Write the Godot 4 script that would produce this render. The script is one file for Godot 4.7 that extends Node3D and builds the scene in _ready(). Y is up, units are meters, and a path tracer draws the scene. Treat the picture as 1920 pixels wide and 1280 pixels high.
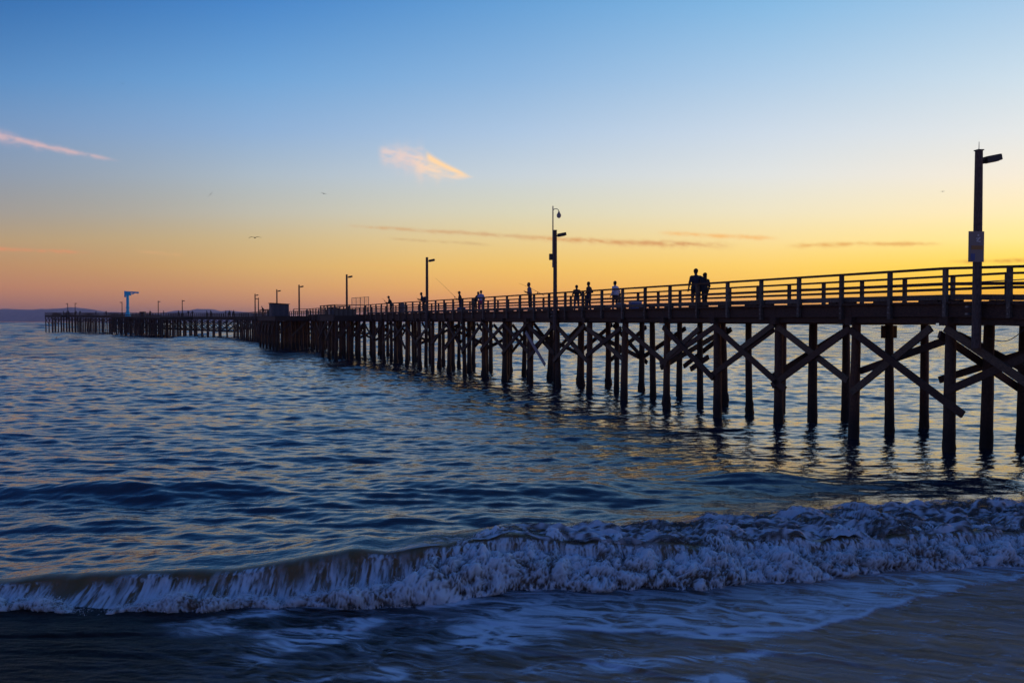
extends Node3D

const EYE := 4.2
const WEST := Vector3(-0.4299, 0.0, -0.9029)     # the pier's first run, seawards
const ACROSS := Vector3(0.9029, 0.0, -0.4299)    # across the first run, away from the beach side
const WEST2 := Vector3(-0.690, 0.0, -0.724)      # the outer run
const ACROSS2 := Vector3(0.724, 0.0, -0.690)
const RUN := 201.0
const RUN2 := 174.0

var M := {}
var names := {}
var rng := RandomNumberGenerator.new()
var unit_box: BoxMesh
var pier: Node3D
var n_clump := FastNoiseLite.new()
var n_fine := FastNoiseLite.new()
var n_wide := FastNoiseLite.new()
var n_cell := FastNoiseLite.new()

# ------------------------------------------------------------------ helpers
func numbered(parent: Node, called: String) -> String:
	var key := str(parent.get_instance_id()) + called
	var n: int = names.get(key, 0)
	names[key] = n + 1
	return called if n == 0 else "%s_%03d" % [called, n]

func put(o: Node, called: String, parent: Node = null) -> Node:
	var p: Node = self if parent == null else parent
	o.name = numbered(p, called)
	p.add_child(o, true)
	return o

func tag(o: Node, label: String, category: String, group := "", kind := "") -> void:
	if label: o.set_meta("label", label)
	if category: o.set_meta("category", category)
	if group: o.set_meta("group", group)
	if kind: o.set_meta("kind", kind)

func thing(called: String, label: String, category: String, at: Vector3, turn := 0.0, group := "") -> Node3D:
	var o := Node3D.new()
	put(o, called)
	o.position = at
	o.rotation.y = turn
	tag(o, label, category, group)
	return o

func mi(called: String, mesh: Mesh, mat: Material, parent: Node, xf := Transform3D.IDENTITY) -> MeshInstance3D:
	var o := MeshInstance3D.new()
	o.mesh = mesh
	if mat: o.material_override = mat
	put(o, called, parent)
	o.transform = xf
	return o

func beam_xf(a: Vector3, b: Vector3, wide: float, thick: float, up := Vector3.UP) -> Transform3D:
	var x := b - a
	var l := x.length()
	x /= l
	var z := x.cross(up).normalized()
	var y := z.cross(x)
	return Transform3D(Basis(x * l, y * wide, z * thick), (a + b) * 0.5)

# a squared timber from a to b; wide is measured along up, thick across it
func beam(called: String, mat: Material, parent: Node, a: Vector3, b: Vector3, wide: float, thick: float, up := Vector3.UP) -> MeshInstance3D:
	return mi(called, unit_box, mat, parent, beam_xf(a, b, wide, thick, up))

func st_new() -> SurfaceTool:
	var st := SurfaceTool.new()
	st.begin(Mesh.PRIMITIVE_TRIANGLES)
	return st

func st_quad(st: SurfaceTool, a: Vector3, b: Vector3, c: Vector3, d: Vector3, n: Vector3) -> void:
	for p in [a, b, c, a, c, d]:
		st.set_normal(n)
		st.add_vertex(p)

func st_box(st: SurfaceTool, xf: Transform3D) -> void:
	var h := [Vector3(-.5, -.5, -.5), Vector3(.5, -.5, -.5), Vector3(.5, .5, -.5), Vector3(-.5, .5, -.5), Vector3(-.5, -.5, .5), Vector3(.5, -.5, .5), Vector3(.5, .5, .5), Vector3(-.5, .5, .5)]
	var p := []
	for v in h: p.append(xf * v)
	for f in [[0, 1, 2, 3], [5, 4, 7, 6], [4, 0, 3, 7], [1, 5, 6, 2], [3, 2, 6, 7], [4, 5, 1, 0]]:
		var n: Vector3 = (p[f[2]] - p[f[0]]).cross(p[f[1]] - p[f[0]]).normalized()
		var mid: Vector3 = (p[f[0]] + p[f[2]]) * 0.5 - xf.origin
		if n.dot(mid) > 0.0:
			st_quad(st, p[f[0]], p[f[1]], p[f[2]], p[f[3]], n)
		else:
			st_quad(st, p[f[3]], p[f[2]], p[f[1]], p[f[0]], -n)

func st_beam(st: SurfaceTool, a: Vector3, b: Vector3, wide: float, thick: float, up := Vector3.UP) -> void:
	st_box(st, beam_xf(a, b, wide, thick, up))

# a round bar through points with a radius at each, closed at both ends
func st_tube(st: SurfaceTool, pts: Array, radii: Array, sides := 8, tint = null) -> void:
	var rings := []
	for i in pts.size():
		var t: Vector3 = (pts[mini(i + 1, pts.size() - 1)] - pts[maxi(i - 1, 0)]).normalized()
		var ref := Vector3.UP if absf(t.y) < 0.9 else Vector3.RIGHT
		var u := t.cross(ref).normalized()
		var w := u.cross(t).normalized()
		var ring := []
		for k in sides:
			var a := TAU * k / sides
			var n := u * cos(a) + w * sin(a)
			ring.append([pts[i] + n * radii[i], n])
		rings.append(ring)
	if tint != null: st.set_color(tint)
	for i in pts.size() - 1:
		for k in sides:
			var k2 := (k + 1) % sides
			for q in [rings[i][k], rings[i][k2], rings[i + 1][k2], rings[i][k], rings[i + 1][k2], rings[i + 1][k]]:
				st.set_normal(q[1])
				st.add_vertex(q[0])
	for e in [0, pts.size() - 1]:
		var t: Vector3 = (pts[1] - pts[0]).normalized() * -1.0 if e == 0 else (pts[e] - pts[e - 1]).normalized()
		for k in sides:
			var k2 := (k + 1) % sides
			var tri := [pts[e], rings[e][k2][0], rings[e][k][0]] if e == 0 else [pts[e], rings[e][k][0], rings[e][k2][0]]
			for q in tri:
				st.set_normal(t)
				st.add_vertex(q)

func st_done(st: SurfaceTool) -> ArrayMesh:
	return st.commit()

# an even sheet of nx by ny points; winding and normals point to du x dv
func sheet(nx: int, ny: int, p: PackedVector3Array, uv: PackedVector2Array, col: PackedColorArray, into: ArrayMesh, mat: Material) -> ArrayMesh:
	var nrm := PackedVector3Array()
	nrm.resize(nx * ny)
	for j in ny:
		var j0 := maxi(j - 1, 0) * nx
		var j1 := mini(j + 1, ny - 1) * nx
		for i in nx:
			var du := p[j * nx + mini(i + 1, nx - 1)] - p[j * nx + maxi(i - 1, 0)]
			var dv := p[j1 + i] - p[j0 + i]
			nrm[j * nx + i] = du.cross(dv).normalized()
	var idx := PackedInt32Array()
	idx.resize((nx - 1) * (ny - 1) * 6)
	var k := 0
	for j in ny - 1:
		for i in nx - 1:
			var a := j * nx + i
			idx[k] = a
			idx[k + 1] = a + nx
			idx[k + 2] = a + nx + 1
			idx[k + 3] = a
			idx[k + 4] = a + nx + 1
			idx[k + 5] = a + 1
			k += 6
	var arr := []
	arr.resize(Mesh.ARRAY_MAX)
	arr[Mesh.ARRAY_VERTEX] = p
	arr[Mesh.ARRAY_NORMAL] = nrm
	if uv.size(): arr[Mesh.ARRAY_TEX_UV] = uv
	if col.size(): arr[Mesh.ARRAY_COLOR] = col
	arr[Mesh.ARRAY_INDEX] = idx
	into.add_surface_from_arrays(Mesh.PRIMITIVE_TRIANGLES, arr)
	into.surface_set_material(into.get_surface_count() - 1, mat)
	return into

func lin(r: float, g: float, b: float) -> Color:
	return Color(r, g, b).linear_to_srgb()

func mat(r: float, g: float, b: float, rough: float, metal := 0.0) -> StandardMaterial3D:
	var m := StandardMaterial3D.new()
	m.albedo_color = lin(r, g, b)
	m.roughness = rough
	m.metallic = metal
	return m

func noise(seed_: int, freq: float, octaves := 3, type := FastNoiseLite.TYPE_SIMPLEX_SMOOTH) -> FastNoiseLite:
	var n := FastNoiseLite.new()
	n.seed = seed_
	n.noise_type = type
	n.frequency = freq
	n.fractal_type = FastNoiseLite.FRACTAL_FBM if octaves > 1 else FastNoiseLite.FRACTAL_NONE
	n.fractal_octaves = octaves
	return n

func table(t: Array, x: float) -> float:
	if x <= t[0][0]: return t[0][1]
	for i in range(1, t.size()):
		if x <= t[i][0]:
			var f: float = (x - t[i - 1][0]) / (t[i][0] - t[i - 1][0])
			f = f * f * (3.0 - 2.0 * f)
			return lerpf(t[i - 1][1], t[i][1], f)
	return t[-1][1]

# ------------------------------------------------------------------ sky
const SKY_Y := [602.0, 570.0, 540.0, 500.0, 450.0, 400.0, 330.0, 250.0, 150.0, 0.0, -600.0, -2200.0, -30000.0]
func sky_columns() -> Array:
	var far_east := [[120, 104, 122], [126, 106, 124], [134, 110, 124], [138, 114, 126], [134, 116, 132], [124, 116, 140], [110, 114, 148], [98, 112, 156], [82, 108, 164], [60, 94, 160], [40, 78, 152], [42, 72, 132], [44, 72, 126]]
	return [
		[-180.0, far_east], [-110.0, far_east],
		[-33.0, [[150, 114, 122], [180, 124, 108], [197, 136, 104], [197, 148, 106], [188, 160, 124], [165, 158, 152], [138, 152, 172], [110, 143, 184], [76, 130, 188], [40, 100, 168], [30, 78, 150], [40, 70, 132], [44, 72, 126]]],
		[-17.8, [[182, 132, 120], [208, 146, 106], [214, 158, 105], [216, 174, 108], [204, 180, 134], [188, 184, 170], [164, 180, 194], [130, 166, 206], [96, 152, 208], [56, 121, 192], [36, 88, 160], [42, 74, 134], [44, 72, 126]]],
		[0.0, [[215, 145, 108], [233, 157, 96], [237, 176, 90], [234, 189, 98], [222, 197, 138], [206, 201, 174], [186, 198, 206], [158, 187, 217], [124, 170, 216], [84, 146, 206], [48, 100, 170], [44, 78, 138], [44, 72, 126]]],
		[17.8, [[236, 160, 90], [247, 173, 82], [250, 192, 78], [249, 205, 98], [240, 214, 148], [228, 217, 184], [212, 216, 214], [190, 208, 224], [158, 194, 226], [114, 172, 220], [62, 116, 182], [35, 76, 148], [44, 72, 126]]],
		[32.5, [[250, 160, 45], [253, 172, 38], [255, 194, 30], [254, 214, 72], [253, 225, 138], [247, 226, 174], [234, 225, 206], [214, 222, 224], [188, 213, 230], [148, 190, 226], [76, 130, 188], [38, 80, 150], [44, 72, 126]]],
		[48.0, [[255, 165, 40], [255, 178, 40], [255, 198, 40], [255, 216, 80], [253, 226, 140], [248, 227, 176], [236, 226, 207], [216, 223, 224], [190, 214, 230], [150, 191, 226], [78, 132, 188], [38, 80, 150], [44, 72, 126]]],
		[85.0, [[205, 140, 105], [225, 155, 98], [230, 172, 95], [228, 186, 104], [216, 192, 140], [200, 197, 172], [180, 192, 202], [152, 180, 210], [118, 162, 208], [80, 138, 196], [46, 94, 164], [32, 70, 143], [44, 72, 126]]],
		[130.0, far_east], [180.0, far_east]]

func cloud_at(az: float, px: float, py: float, nz: FastNoiseLite) -> Array:
	# [colour, cover] of the wisps; px and py are directions in photograph units (1493 to the radian)
	var best := Color(0, 0, 0)
	var cover := 0.0
	for c in [
		# x0, y0, x1, y1, half thickness at start, at end, bend, colour, cover, tilt of the tufts
		[-60.0, 238.0, 228.0, 303.0, 11.0, 1.5, 4.0, Color8(216, 176, 172), 0.72],
		[708.0, 288.0, 806.0, 306.0, 13.0, 26.0, -2.0, Color8(218, 194, 186), 0.95],
		[772.0, 303.0, 892.0, 334.0, 22.0, 0.5, 5.0, Color8(240, 205, 170), 0.85],
		[640.0, 423.0, 1020.0, 446.0, 2.0, 4.0, 0.0, Color8(200, 158, 112), 0.9],
		[960.0, 444.0, 1380.0, 460.0, 4.0, 6.0, 2.0, Color8(206, 150, 94), 1.0],
		[720.0, 447.0, 925.0, 459.0, 1.5, 2.5, 0.0, Color8(190, 155, 108), 0.65],
		[1230.0, 436.0, 1460.0, 448.0, 3.0, 4.0, 0.0, Color8(236, 172, 96), 0.9],
		[1470.0, 462.0, 1770.0, 458.0, 4.0, 3.0, -3.0, Color8(222, 164, 88), 0.95],
		[1770.0, 490.0, 2100.0, 486.0, 3.0, 4.0, 0.0, Color8(214, 140, 48), 0.8],
		[-60.0, 464.0, 175.0, 474.0, 3.5, 2.0, 0.0, Color8(214, 138, 98), 0.85],
		[250.0, 470.0, 350.0, 478.0, 2.0, 3.0, 0.0, Color8(222, 168, 116), 0.4],
		[640.0, 492.0, 800.0, 504.0, 2.0, 3.0, 0.0, Color8(226, 170, 104), 0.4]]:
		var t: float = (px - c[0]) / (c[2] - c[0])
		if t < -0.1 or t > 1.1: continue
		var tc := clampf(t, 0.0, 1.0)
		var wob := nz.get_noise_2d(px * 0.6 + c[0], 7.0) * 3.0
		var mid: float = lerpf(c[1], c[3], t) + c[6] * sin(PI * tc) + wob * 0.5
		var half: float = lerpf(c[4], c[5], tc) * (1.0 + 0.6 * nz.get_noise_2d(px * 1.3, c[1]))
		half = maxf(half, 0.8)
		var d: float = (py - mid) / half
		var a: float = exp(-d * d * (1.6 if d < 0.0 else 0.9)) * c[8]
		a *= smoothstep(-0.02, 0.18, t) * (1.0 - smoothstep(0.8, 1.04, t))
		a *= clampf(0.8 + 0.8 * nz.get_noise_2d(px * 0.9 + py * 1.6, py * 3.0 - px * 0.5) + 0.9 * nz.get_noise_2d(px * 1.0 + 900.0, (py - px * 0.28) * 9.0), 0.0, 1.0)
		if a > 0.003:
			best = c[7] if cover < 0.002 else best.lerp(c[7], a / (a + cover))
			cover = 1.0 - (1.0 - cover) * (1.0 - a)
	# the bright rim of the middle cloud: a curved streak
	if px > 770.0 and px < 900.0:
		var t2 := (px - 797.0) / 85.0
		var rim := 288.0 + 44.0 * pow(clampf(t2, 0.0, 1.2), 0.72)
		if t2 > 0.0:
			var e := (py - rim) / lerpf(8.0, 2.0, clampf(t2, 0, 1))
			var a2 := exp(-e * e) * smoothstep(0.0, 0.12, t2) * (1.0 - smoothstep(0.75, 1.05, t2)) * 0.85
			best = Color8(255, 206, 142) if cover < 0.002 else best.lerp(Color8(255, 206, 142), a2 / (a2 + cover * 0.3))
			cover = 1.0 - (1.0 - cover) * (1.0 - a2)
			# nothing of the cloud above its rim
			cover *= 1.0 - smoothstep(4.0, 16.0, rim - py)
	return [best, cover]

func make_sky() -> Image:
	var cols := sky_columns()
	var w := 360
	var h := 720
	var small := Image.create_empty(w, h, false, Image.FORMAT_RGBF)
	for i in w:
		var az := (i + 0.5) / w * 360.0 - 180.0
		var c0 := 0
		while c0 < cols.size() - 2 and az > cols[c0 + 1][0]: c0 += 1
		var f: float = clampf((az - cols[c0][0]) / (cols[c0 + 1][0] - cols[c0][0]), 0.0, 1.0)
		var ca := cos(deg_to_rad(clampf(absf(az), 0.0, 40.0)))
		for j in h:
			var el := 90.0 - (j + 0.5) / h * 180.0
			var y := 602.0
			if el > 0.0: y = 603.0 - 1493.0 * tan(deg_to_rad(minf(el, 87.5))) / ca
			var r := 0
			while r < SKY_Y.size() - 2 and y < SKY_Y[r + 1]: r += 1
			var g: float = clampf((SKY_Y[r] - y) / (SKY_Y[r] - SKY_Y[r + 1]), 0.0, 1.0)
			if r >= 10: g = pow(g, 0.5)
			var a: Array = cols[c0][1]
			var b: Array = cols[c0 + 1][1]
			var out := [0.0, 0.0, 0.0]
			for k in 3:
				out[k] = lerpf(lerpf(a[r][k], a[r + 1][k], g), lerpf(b[r][k], b[r + 1][k], g), f) / 255.0
			var high := smoothstep(420.0, 150.0, y)
			var left := smoothstep(-4.0, -30.0, az) * smoothstep(200.0, 420.0, y) * smoothstep(-90.0, -40.0, az)
			var col := Color(out[0] * (1.0 - 0.07 * left), out[1] * (1.0 - 0.035 * high - 0.07 * left), out[2] * (1.0 - 0.055 * high - 0.09 * left)).lerp(Color(1, 1, 1), 0.05 * high * smoothstep(-700.0, -100.0, y)).srgb_to_linear()
			# the glow round the set sun, low to the right of the picture
			var da := (az - 47.0) / 9.0
			var de := (el - 1.0) / 3.0
			var glow := exp(-da * da - de * de) * 0.9
			col.r += glow * 1.0
			col.g += glow * 0.5
			col.b += glow * 0.06
			small.set_pixel(i, j, col)
	small.resize(4096, 2048, Image.INTERPOLATE_CUBIC)
	var nz := noise(5, 0.02, 4)
	var per := 4096.0 / TAU
	for i in range(1600, 2500):
		var az2 := (i + 0.5 - 2048.0) / per
		var px := 960.0 + 1493.0 * tan(az2)
		for j in range(750, 1000):
			var el2 := (1024.0 - j - 0.5) / per
			var py := 603.0 - 1493.0 * tan(el2) / cos(az2)
			var c := cloud_at(az2, px, py, nz)
			if c[1] > 0.004:
				var base := small.get_pixel(i, j)
				small.set_pixel(i, j, base.lerp((c[0] as Color).srgb_to_linear(), c[1]))
	# the picture's ahead lies at the seam of Godot's panorama
	var out2 := Image.create_empty(4096, 2048, false, Image.FORMAT_RGBF)
	out2.blit_rect(small, Rect2i(2048, 0, 2048, 2048), Vector2i(0, 0))
	out2.blit_rect(small, Rect2i(0, 0, 2048, 2048), Vector2i(2048, 0))
	return out2

# ------------------------------------------------------------------ sea and beach
var base_d := [[-30.0, 12.6], [-14.0, 11.9], [-7.4, 11.5], [-5.0, 11.45], [-2.0, 11.6], [0.33, 12.4], [2.3, 12.45], [4.7, 13.0], [8.8, 13.7], [16.0, 15.2], [30.0, 18.0]]
var crest_h := [[-30.0, 0.22], [-14.0, 0.2], [-8.5, 0.22], [-6.4, 0.3], [-4.6, 0.4], [-2.0, 0.64], [-0.6, 0.66], [1.0, 0.56], [3.0, 0.5], [6.0, 0.44], [9.0, 0.38], [16.0, 0.3], [30.0, 0.25]]
var wave_kx := PackedFloat64Array()
var wave_kd := PackedFloat64Array()
var wave_a := PackedFloat64Array()
var wave_p := PackedFloat64Array()
var wave_l := PackedFloat64Array()

func base_line(x: float) -> float:
	return table(base_d, x) + 0.20 * n_wide.get_noise_2d(x * 9.0, 40.0) + 0.16 * n_clump.get_noise_2d(x * 0.6, 3.0)

func crest_line(x: float) -> float:
	return table(base_d, x) + 0.8 + 0.10 * n_wide.get_noise_2d(x * 6.0, 90.0)

func crest_top(x: float) -> float:
	return table(crest_h, x) * (1.0 + 0.10 * n_wide.get_noise_2d(x * 14.0, 11.0)) + (0.03 + 0.06 * smoothstep(-2.0, 0.0, x)) * n_clump.get_noise_2d(x * 0.8, 50.0)

# height of the water behind the breaker, e metres seawards of its crest
func back_height(x: float, e: float) -> float:
	var h := crest_top(x)
	var flat := smoothstep(-1.5, 6.5, x) * 2.6
	var keep := lerpf(1.0, 0.55, smoothstep(0.0, 1.6, e) * smoothstep(-1.5, 4.0, x))
	return h * keep * (1.0 - smoothstep(flat * 0.8, flat + lerpf(3.0, 1.9, smoothstep(0.0, 6.0, x)), e))

func init_waves() -> void:
	rng.seed = 77
	for i in 92:
		var f := i / 59.0
		var l := 0.28 * pow(7.0 / 0.28, f)
		var th := rng.randfn(0.08, 0.40)
		var k := TAU / l
		wave_kx.append(k * sin(th))
		wave_kd.append(k * cos(th))
		wave_a.append(0.037 * (lerpf(1.38, 0.13, f) if f <= 1.0 else 0.08))
		wave_p.append(rng.randf() * TAU)
		wave_l.append(l)

# the waves that a mesh of this spacing can carry; where the short ones are too small to build, those just
# long enough take over their steepness, so that the sea stays as rough to the eye
var on := PackedInt32Array()
var on_a := PackedFloat64Array()
func choose_waves(step: float) -> void:
	on.clear()
	on_a.clear()
	var all := 0.0
	var kept := 0.0
	var band := 0.0
	for i in wave_l.size():
		if i < 60: all += wave_a[i] * wave_a[i]
		var w := smoothstep(2.0, 2.8, wave_l[i] / step)
		var q := wave_a[i] * wave_a[i] * w * w
		var b := w * (1.0 - smoothstep(4.0, 8.0, wave_l[i] / step))
		kept += q
		band += b * b
	var need := sqrt(maxf(0.0, 0.9 * all - kept) / maxf(band, 1e-6)) if band > 0.0 else 0.0
	for i in wave_l.size():
		var w := smoothstep(2.0, 2.8, wave_l[i] / step)
		if w <= 0.0: continue
		var b := w * (1.0 - smoothstep(4.0, 8.0, wave_l[i] / step))
		var slope := sqrt(pow(wave_a[i] * w, 2.0) + pow(b * need, 2.0))
		if slope < 0.002: continue
		on.append(i)
		on_a.append(slope * wave_l[i] / TAU)

func sea_height(x: float, d: float) -> float:
	var s := 0.0
	for q in on.size():
		var i := on[q]
		s += on_a[q] * sin(wave_kx[i] * x + wave_kd[i] * d + wave_p[i])
	return s

# the water lies smoother in the lee of the piles
func calm_water(x: float, d: float) -> float:
	return 1.0 - 0.28 * smoothstep(0.0, 8.0, x) * (1.0 - smoothstep(24.0, 50.0, d))

func swell(x: float, d: float) -> float:
	var c := 19.6 + 0.7 * smoothstep(0.0, 9.0, x) + 0.5 * n_wide.get_noise_2d(x * 2.0, 1.0)
	var g := (d - c) / (0.85 if d < c else lerpf(1.7, 2.6, smoothstep(0.0, 7.0, x)))
	var h := lerpf(0.30, 0.38, smoothstep(2.0, 7.0, x)) * (0.75 + 0.5 * n_wide.get_noise_2d(x * 3.0, 77.0)) * exp(-g * g)
	var g2 := (d - 31.0 - 0.05 * x) / 2.2
	var g3 := (d - 47.0 + 0.06 * x) / 3.0
	return h + 0.12 * exp(-g2 * g2) + 0.12 * exp(-g3 * g3)

func make_sea() -> void:
	init_waves()
	var mesh := ArrayMesh.new()
	var nx := 1000
	var rows := PackedFloat64Array()
	var dd := 12.0
	while dd < 90.0:
		rows.append(dd)
		dd += dd * 0.0038
	rows.append(dd)
	var ny := rows.size()
	var p := PackedVector3Array()
	var uv := PackedVector2Array()
	p.resize(nx * ny)
	uv.resize(nx * ny)
	for j in ny:
		var D := rows[j]
		var fade := 1.0 - smoothstep(12.0, 24.0, D)
		choose_waves(D * 0.0038)
		for i in nx:
			var x := (i / (nx - 1.0) * 2.0 - 1.0) * D
			if fade > 0.0: x = (i / (nx - 1.0) * 2.0 - 1.0) * (D + 1.0 * fade)
			var cl := crest_line(x) if fade > 0.0 else 12.0
			var d := D + (cl - 12.0) * fade
			var e := d - cl
			var y := 0.0
			var amp := 1.0
			if fade > 0.0:
				y += back_height(x, maxf(e, 0.0))
				amp = smoothstep(0.0, 0.9, e) * lerpf(1.0, 0.55, smoothstep(-1.0, 7.0, x) * (1.0 - smoothstep(3.0, 9.0, e)))
			if amp > 0.0:
				y += amp * (sea_height(x, d) * calm_water(x, d) + swell(x, d))
			p[j * nx + i] = Vector3(x, y, -d)
			uv[j * nx + i] = Vector2(x / 5.0, d / 2.3)
	sheet(nx, ny, p, uv, PackedColorArray(), mesh, M.water)
	# farther off on a wider mesh
	var fx := 470
	rows = PackedFloat64Array()
	while dd < 2600.0:
		rows.append(dd)
		dd += dd * 0.0078
	rows.append(dd)
	p = PackedVector3Array()
	uv = PackedVector2Array()
	for j in rows.size():
		choose_waves(rows[j] * 0.0078)
		var calm := smoothstep(0.0, 3.0, float(j))
		for i in fx:
			var x := (i / (fx - 1.0) * 2.0 - 1.0) * rows[j]
			p.append(Vector3(x, sea_height(x, rows[j]) * calm, -rows[j]))
			uv.append(Vector2(x / 12.0, rows[j] / 5.5))
	sheet(fx, rows.size(), p, uv, PackedColorArray(), mesh, M.far_water)
	fx = 60
	rows = PackedFloat64Array()
	while dd < 12000.0:
		rows.append(dd)
		dd += dd * 0.06
	p = PackedVector3Array()
	uv = PackedVector2Array()
	for j in rows.size():
		for i in fx:
			var x := (i / (fx - 1.0) * 2.0 - 1.0) * rows[j]
			p.append(Vector3(x, 0.0, -rows[j]))
			uv.append(Vector2(x / 12.0, rows[j] / 5.5))
	sheet(fx, rows.size(), p, uv, PackedColorArray(), mesh, M.far_water)
	var o := mi("sea", mesh, null, self)
	tag(o, "", "", "", "structure")

# the face of the breaker from crest to foot
func make_breaker() -> void:
	var mesh := ArrayMesh.new()
	var nx := 1300
	var ny := 34
	var p := PackedVector3Array()
	var col := PackedColorArray()
	var uv := PackedVector2Array()
	for j in ny:
		var t := j / (ny - 1.0)     # from the foot up to the crest
		for i in nx:
			var x := -13.0 + 27.0 * i / (nx - 1.0)
			var h := crest_top(x)
			var dc := crest_line(x)
			var db := base_line(x)
			var lip := 0.22 + 0.10 * n_clump.get_noise_2d(x * 0.7, 9.0)
			# t 0..0.25 rolls over the lip, then the face falls hollow to the foot
			var e := 0.0
			var y := h
			var a := 1.0 - t
			# a: 1 at the foot row, 0 at the crest row
			if a < 0.35:
				var q := a / 0.35
				e = -lip * sin(q * PI * 0.5)
				y = h * (1.0 - 0.16 * (1.0 - cos(q * PI * 0.5)))
			else:
				var q2 := (a - 0.35) / 0.65
				e = lerpf(-lip, db - dc - 0.03, q2 * q2 * 0.75 + q2 * 0.25)
				y = h * 0.84 * (1.0 - q2) - 0.05 * q2
			var rib := n_clump.get_noise_2d(x * 2.2, y * 0.35 + 20.0)
			var rough := 0.035 * rib + 0.012 * n_fine.get_noise_2d(x * 3.0, y * 1.2)
			e += rough * smoothstep(0.0, 0.3, a)
			p.append(Vector3(x, y, -(dc + e)))
			var lean := x + 0.04 * n_wide.get_noise_2d(x * 30.0, y * 20.0)
			var streak := 0.8 * n_clump.get_noise_2d(lean * 0.8 + 3.0, y * 0.5) + 0.7 * n_clump.get_noise_2d(lean * 3.2 + 7.0, y * 0.4) + 0.6 * n_fine.get_noise_2d(lean * 3.0, y * 0.9)
			var where := smoothstep(-5.2, -3.6, x) * smoothstep(0.05, 0.4, a) + 1.2 * exp(-pow((x + 4.35) / 0.35, 2.0)) * smoothstep(0.0, 0.3, a)
			where += 0.5 * smoothstep(0.45, 1.0, a) + 1.3 * smoothstep(-1.6, 0.4, x)
			var w := clampf(smoothstep(0.0, 0.6, streak) * where * 0.35, 0.0, 1.0)
			var brown := Color(0.14, 0.092, 0.036).lerp(Color(0.21, 0.125, 0.06), clampf(0.5 + rib, 0.0, 1.0))
			col.append(brown.lerp(Color(0.58, 0.64, 0.70), w))
			uv.append(Vector2(x, y))
	sheet(nx, ny, p, uv, col, mesh, M.wave_face)
	var o := mi("breaking_wave", mesh, null, self)
	tag(o, "", "", "", "structure")
	# water and froth pouring from the lip: a torn curtain just off the face
	var falls := ArrayMesh.new()
	var face := p
	var fx := nx
	nx = 1600
	ny = 46
	p = PackedVector3Array()
	col = PackedColorArray()
	for j in ny:
		var up := j / (ny - 1.0)                      # 0 at the foot, 1 over the lip
		for i in nx:
			var x := -8.5 + 21.5 * i / (nx - 1.0)
			var row := (up * 0.93) * 33.0
			var r0 := mini(int(row), 32)
			var fi := (x + 13.0) / 27.0 * (fx - 1.0)
			var c0 := int(fi)
			var q := face[r0 * fx + c0].lerp(face[(r0 + 1) * fx + c0], row - r0)
			var wide := n_clump.get_noise_2d(x * 0.9 + 3.0, up * 0.35)
			var thread := n_clump.get_noise_2d(x * 4.5 + 11.0, up * 0.8 + wide)
			var hair := n_fine.get_noise_2d(x * 5.0, up * 1.1 + thread * 0.4)
			q.z += 0.03 + 0.06 * maxf(0.0, wide + 0.5 * thread) * sin(PI * minf(up * 1.05, 1.0)) + 0.02 * hair
			q.x = x
			p.append(q)
			var reach := table([[-8.5, 0.4], [-7.6, 0.62], [-7.0, 0.7], [-6.4, 0.45], [-6.0, 0.35], [-5.6, 0.5], [-4.9, 0.62], [-4.4, 1.0], [-3.9, 0.85], [-3.4, 0.45], [-2.9, 0.7], [-2.4, 0.9], [-1.8, 0.82], [-1.2, 1.1], [-0.5, 1.3], [1.0, 1.2], [2.4, 1.45], [4.0, 1.1], [6.0, 1.35], [8.0, 1.2], [13.0, 1.3]], x)
			var a := smoothstep(0.28, -0.22, up - reach + 0.85 * wide + 0.25 * thread)
			a *= clampf(0.42 - 0.5 * wide + 1.2 * thread + 1.1 * hair + 0.55 * (1.0 - up), 0.0, 1.0)
			a *= smoothstep(1.0, 0.9, up) * smoothstep(-8.4, -7.8, x)
			var fc := Color(0.30, 0.27, 0.24).lerp(Color(0.62, 0.70, 0.77), clampf(0.6 + 0.7 * thread + 0.5 * hair, 0.0, 1.0))
			fc.a = clampf(a, 0.0, 0.95)
			col.append(fc)
	sheet(nx, ny, p, PackedVector2Array(), col, falls, M.foam)
	var fo := mi("falling_foam", falls, null, self)
	tag(fo, "curtain of froth pouring from the lip of the wave down its brown face", "foam", "", "stuff")

func foam_amount(x: float) -> float:
	# how far up the face the foam stands
	var f := table([[-13.0, 0.6], [-8.0, 0.7], [-7.0, 0.9], [-6.6, 0.7], [-6.1, 0.22], [-5.4, 0.45], [-4.9, 0.72], [-4.55, 0.95], [-4.1, 0.72], [-3.4, 0.5], [-2.8, 0.55], [-2.3, 0.72], [-1.8, 0.7], [-1.3, 0.98], [-0.7, 1.12], [0.4, 0.95], [2.0, 1.0], [3.4, 1.12], [5.0, 1.05], [8.0, 1.1], [14.0, 1.0]], x)
	return maxf(0.05, f * 0.78 + 0.22 * n_clump.get_noise_2d(x * 0.9, 31.0))

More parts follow.
